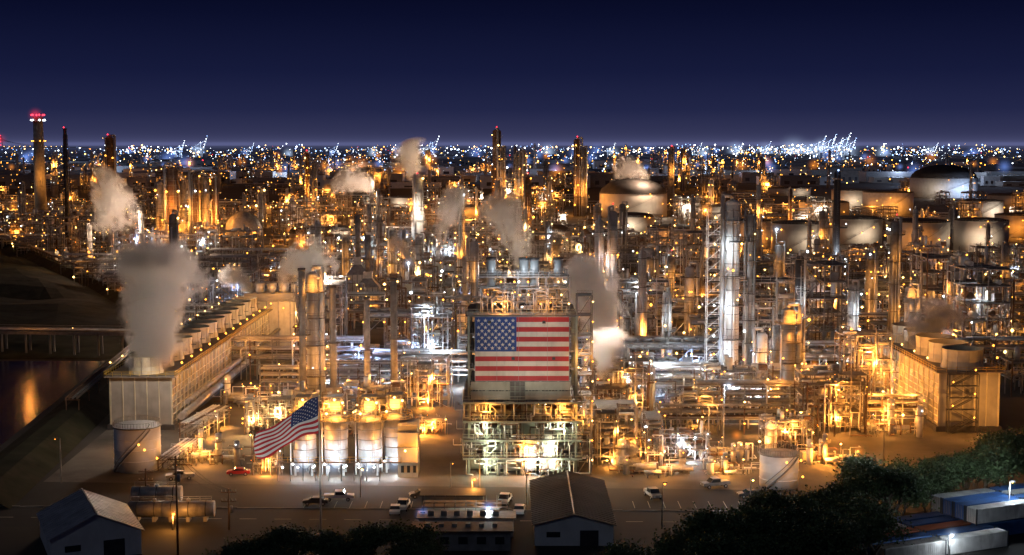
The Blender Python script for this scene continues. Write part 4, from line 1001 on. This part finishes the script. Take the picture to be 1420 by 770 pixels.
# ---------------------------------------------------------------- steam: narrow at the vent, widening, thinning and drifting
def steammat(name,dens,seed,drift):
    m=bpy.data.materials.new(name); nt=nodes(m); N=nt.nodes; L=nt.links
    def M(op,a,b=None,c=None,clamp=False):
        n=N.new('ShaderNodeMath'); n.operation=op; n.use_clamp=clamp
        for k,q in enumerate((a,b,c)):
            if q is None: continue
            if isinstance(q,(int,float)): n.inputs[k].default_value=q
            else: L.new(q,n.inputs[k])
        return n.outputs[0]
    out=N.new('ShaderNodeOutputMaterial'); vol=N.new('ShaderNodeVolumePrincipled'); L.new(vol.outputs[0],out.inputs['Volume'])
    vol.inputs['Color'].default_value=(.98,.97,.96,1); vol.inputs['Anisotropy'].default_value=.1
    tc=N.new('ShaderNodeTexCoord'); sx=N.new('ShaderNodeSeparateXYZ'); L.new(tc.outputs['Object'],sx.inputs[0])
    mpg=N.new('ShaderNodeMapping'); mpg.inputs['Scale'].default_value=(1,1,.75); L.new(tc.outputs['Object'],mpg.inputs[0])
    nz=N.new('ShaderNodeTexNoise'); nz.inputs['Scale'].default_value=2.7; nz.inputs['Detail'].default_value=5; nz.inputs['Roughness'].default_value=.6; nz.inputs['Distortion'].default_value=1.0; nz.noise_dimensions='4D'; nz.inputs['W'].default_value=seed
    L.new(mpg.outputs[0],nz.inputs['Vector'])
    z1=M('ADD',sx.outputs['Z'],1.0)                 # 0 at vent .. 2 at top
    zz=M('MULTIPLY',z1,z1)
    off=M('MULTIPLY_ADD',zz,drift*.25,-drift*.4)
    xx=M('SUBTRACT',sx.outputs['X'],off)
    rad=M('SQRT',M('ADD',M('MULTIPLY',xx,xx),M('MULTIPLY',sx.outputs['Y'],sx.outputs['Y'])))
    rz=M('MULTIPLY_ADD',z1,.33,.16)
    sh=M('SUBTRACT',1.0,M('DIVIDE',rad,rz))
    base=M('ADD',M('MULTIPLY_ADD',nz.outputs['Fac'],5.2,-2.75),M('MULTIPLY',sh,1.25))
    pos=M('MAXIMUM',base,0.0)
    ln=N.new('ShaderNodeVectorMath'); ln.operation='LENGTH'; L.new(tc.outputs['Object'],ln.inputs[0])
    edge=M('MULTIPLY',M('SUBTRACT',1.0,ln.outputs['Value'],clamp=True),4.0,clamp=True)
    fade=M('MULTIPLY_ADD',z1,-.42,1.15,clamp=False)
    d=M('MULTIPLY',M('MULTIPLY',pos,edge),M('MULTIPLY',M('MAXIMUM',fade,.2),dens))
    L.new(d,vol.inputs['Density'])
    return m
def plume(u,vb,vc,wpx,hpx,tilt,dens,kind,seed,lo=None,drift=-.8):
    x,y=G(u,vb); z=HT(vc,y); s_=S(y); me=bpy.data.meshes.new('steam'); b2.to_mesh(me); me.materials.append(steammat('steam_%d'%seed,dens*s_/5,seed,drift))
    o=put(me,'steam_plume',(x,y,z)); o.scale=(wpx/2/s_,min(wpx,hpx)/2.4/s_,hpx/2/s_); o.rotation_euler=(0,tilt,0)
    if kind: 
        if lo is None: lo=(.25,5,-.1)
        lamp(kind,(x+wpx*lo[0]/s_,y-min(wpx,hpx)/2/s_-lo[1],z+hpx*lo[2]/s_))  # added fill lamp to brighten the plume, no fitting modelled
for i,p in enumerate([(215,590,425,210,190,.15,1.1,'st',None,-.5),(208,592,470,110,120,.1,1.1,None,None,.5),(822,590,440,130,190,-.1,2.4,'st',(.0,14,.1),-.7),(842,615,490,90,80,0,2.0,None,None,.5),(150,370,280,150,80,.9,2.6,'st_fill_far',None,-.6),(250,470,376,130,90,-.7,2.0,'st',None,-.6),(572,310,222,80,60,-.5,2.4,'st_fill_far',None,.6),
    (872,300,240,80,44,.8,2.4,'st_fill_far',None,.7),(705,460,325,100,130,-.2,1.1,'st',None,-.6),(430,490,370,120,80,-1.0,2.0,'st',None,-.8),(865,650,630,56,44,.4,2.0,None,None,.6),(490,335,255,90,56,-.8,2.2,'st_fill_far',None,-.7),(625,400,300,70,100,.2,1.2,'st',None,.7),(1290,560,450,120,80,.4,1.6,None,None,.5),(330,480,392,70,60,-.6,1.3,'orsm',None,-.7),(560,430,352,46,60,-.4,1.6,'orsm',None,-.7),(250,300,258,60,40,-.6,1.8,'orbig',None,-.7)]):
    plume(*p[:8],seed=i*7+3,lo=p[8],drift=p[9])
# ---------------------------------------------------------------- world
w=bpy.data.worlds.new('World'); scene.world=w; w.use_nodes=True; nt=w.node_tree; N=nt.nodes; L=nt.links; N.clear()
out=N.new('ShaderNodeOutputWorld'); bg=N.new('ShaderNodeBackground'); L.new(bg.outputs[0],out.inputs[0])
tc=N.new('ShaderNodeTexCoord'); sx=N.new('ShaderNodeSeparateXYZ'); L.new(tc.outputs['Generated'],sx.inputs[0])
mr=N.new('ShaderNodeMapRange'); mr.inputs[1].default_value=0; mr.inputs[2].default_value=.12; L.new(sx.outputs['Z'],mr.inputs[0])
cr=N.new('ShaderNodeValToRGB'); L.new(mr.outputs[0],cr.inputs[0])
e=cr.color_ramp.elements; e[0].position=0; e[0].color=(.050,.053,.120,1); e[1].position=1; e[1].color=(.0015,.0020,.011,1)
for p,c in ((.06,(.034,.037,.094)),(.2,(.016,.0195,.064)),(.42,(.0078,.0105,.043)),(.75,(.0032,.0046,.023))):
    q=e.new(p); q.color=(*c,1)
L.new(cr.outputs[0],bg.inputs[0]); bg.inputs[1].default_value=1.0
sl=bpy.data.lights.new('ambient_fill','SUN'); sl.energy=.08; sl.angle=math.radians(2); sl.color=(.7,.82,1)  # weak sun added as overall fill, stands in for ambient city light
so=bpy.data.objects.new('ambient_fill_sun',sl); scene.collection.objects.link(so); so.rotation_euler=(math.radians(50),0,math.radians(-25))
# ---------------------------------------------------------------- camera
cam=bpy.data.cameras.new('camera'); cam.lens=36*F/1420; cam.sensor_width=36; cam.clip_end=80000; cam.clip_start=1
co=bpy.data.objects.new('camera',cam); scene.collection.objects.link(co); co.location=(0,0,H); co.rotation_euler=(math.pi/2-PITCH,0,0)
scene.camera=co
print('total lamps',NL)
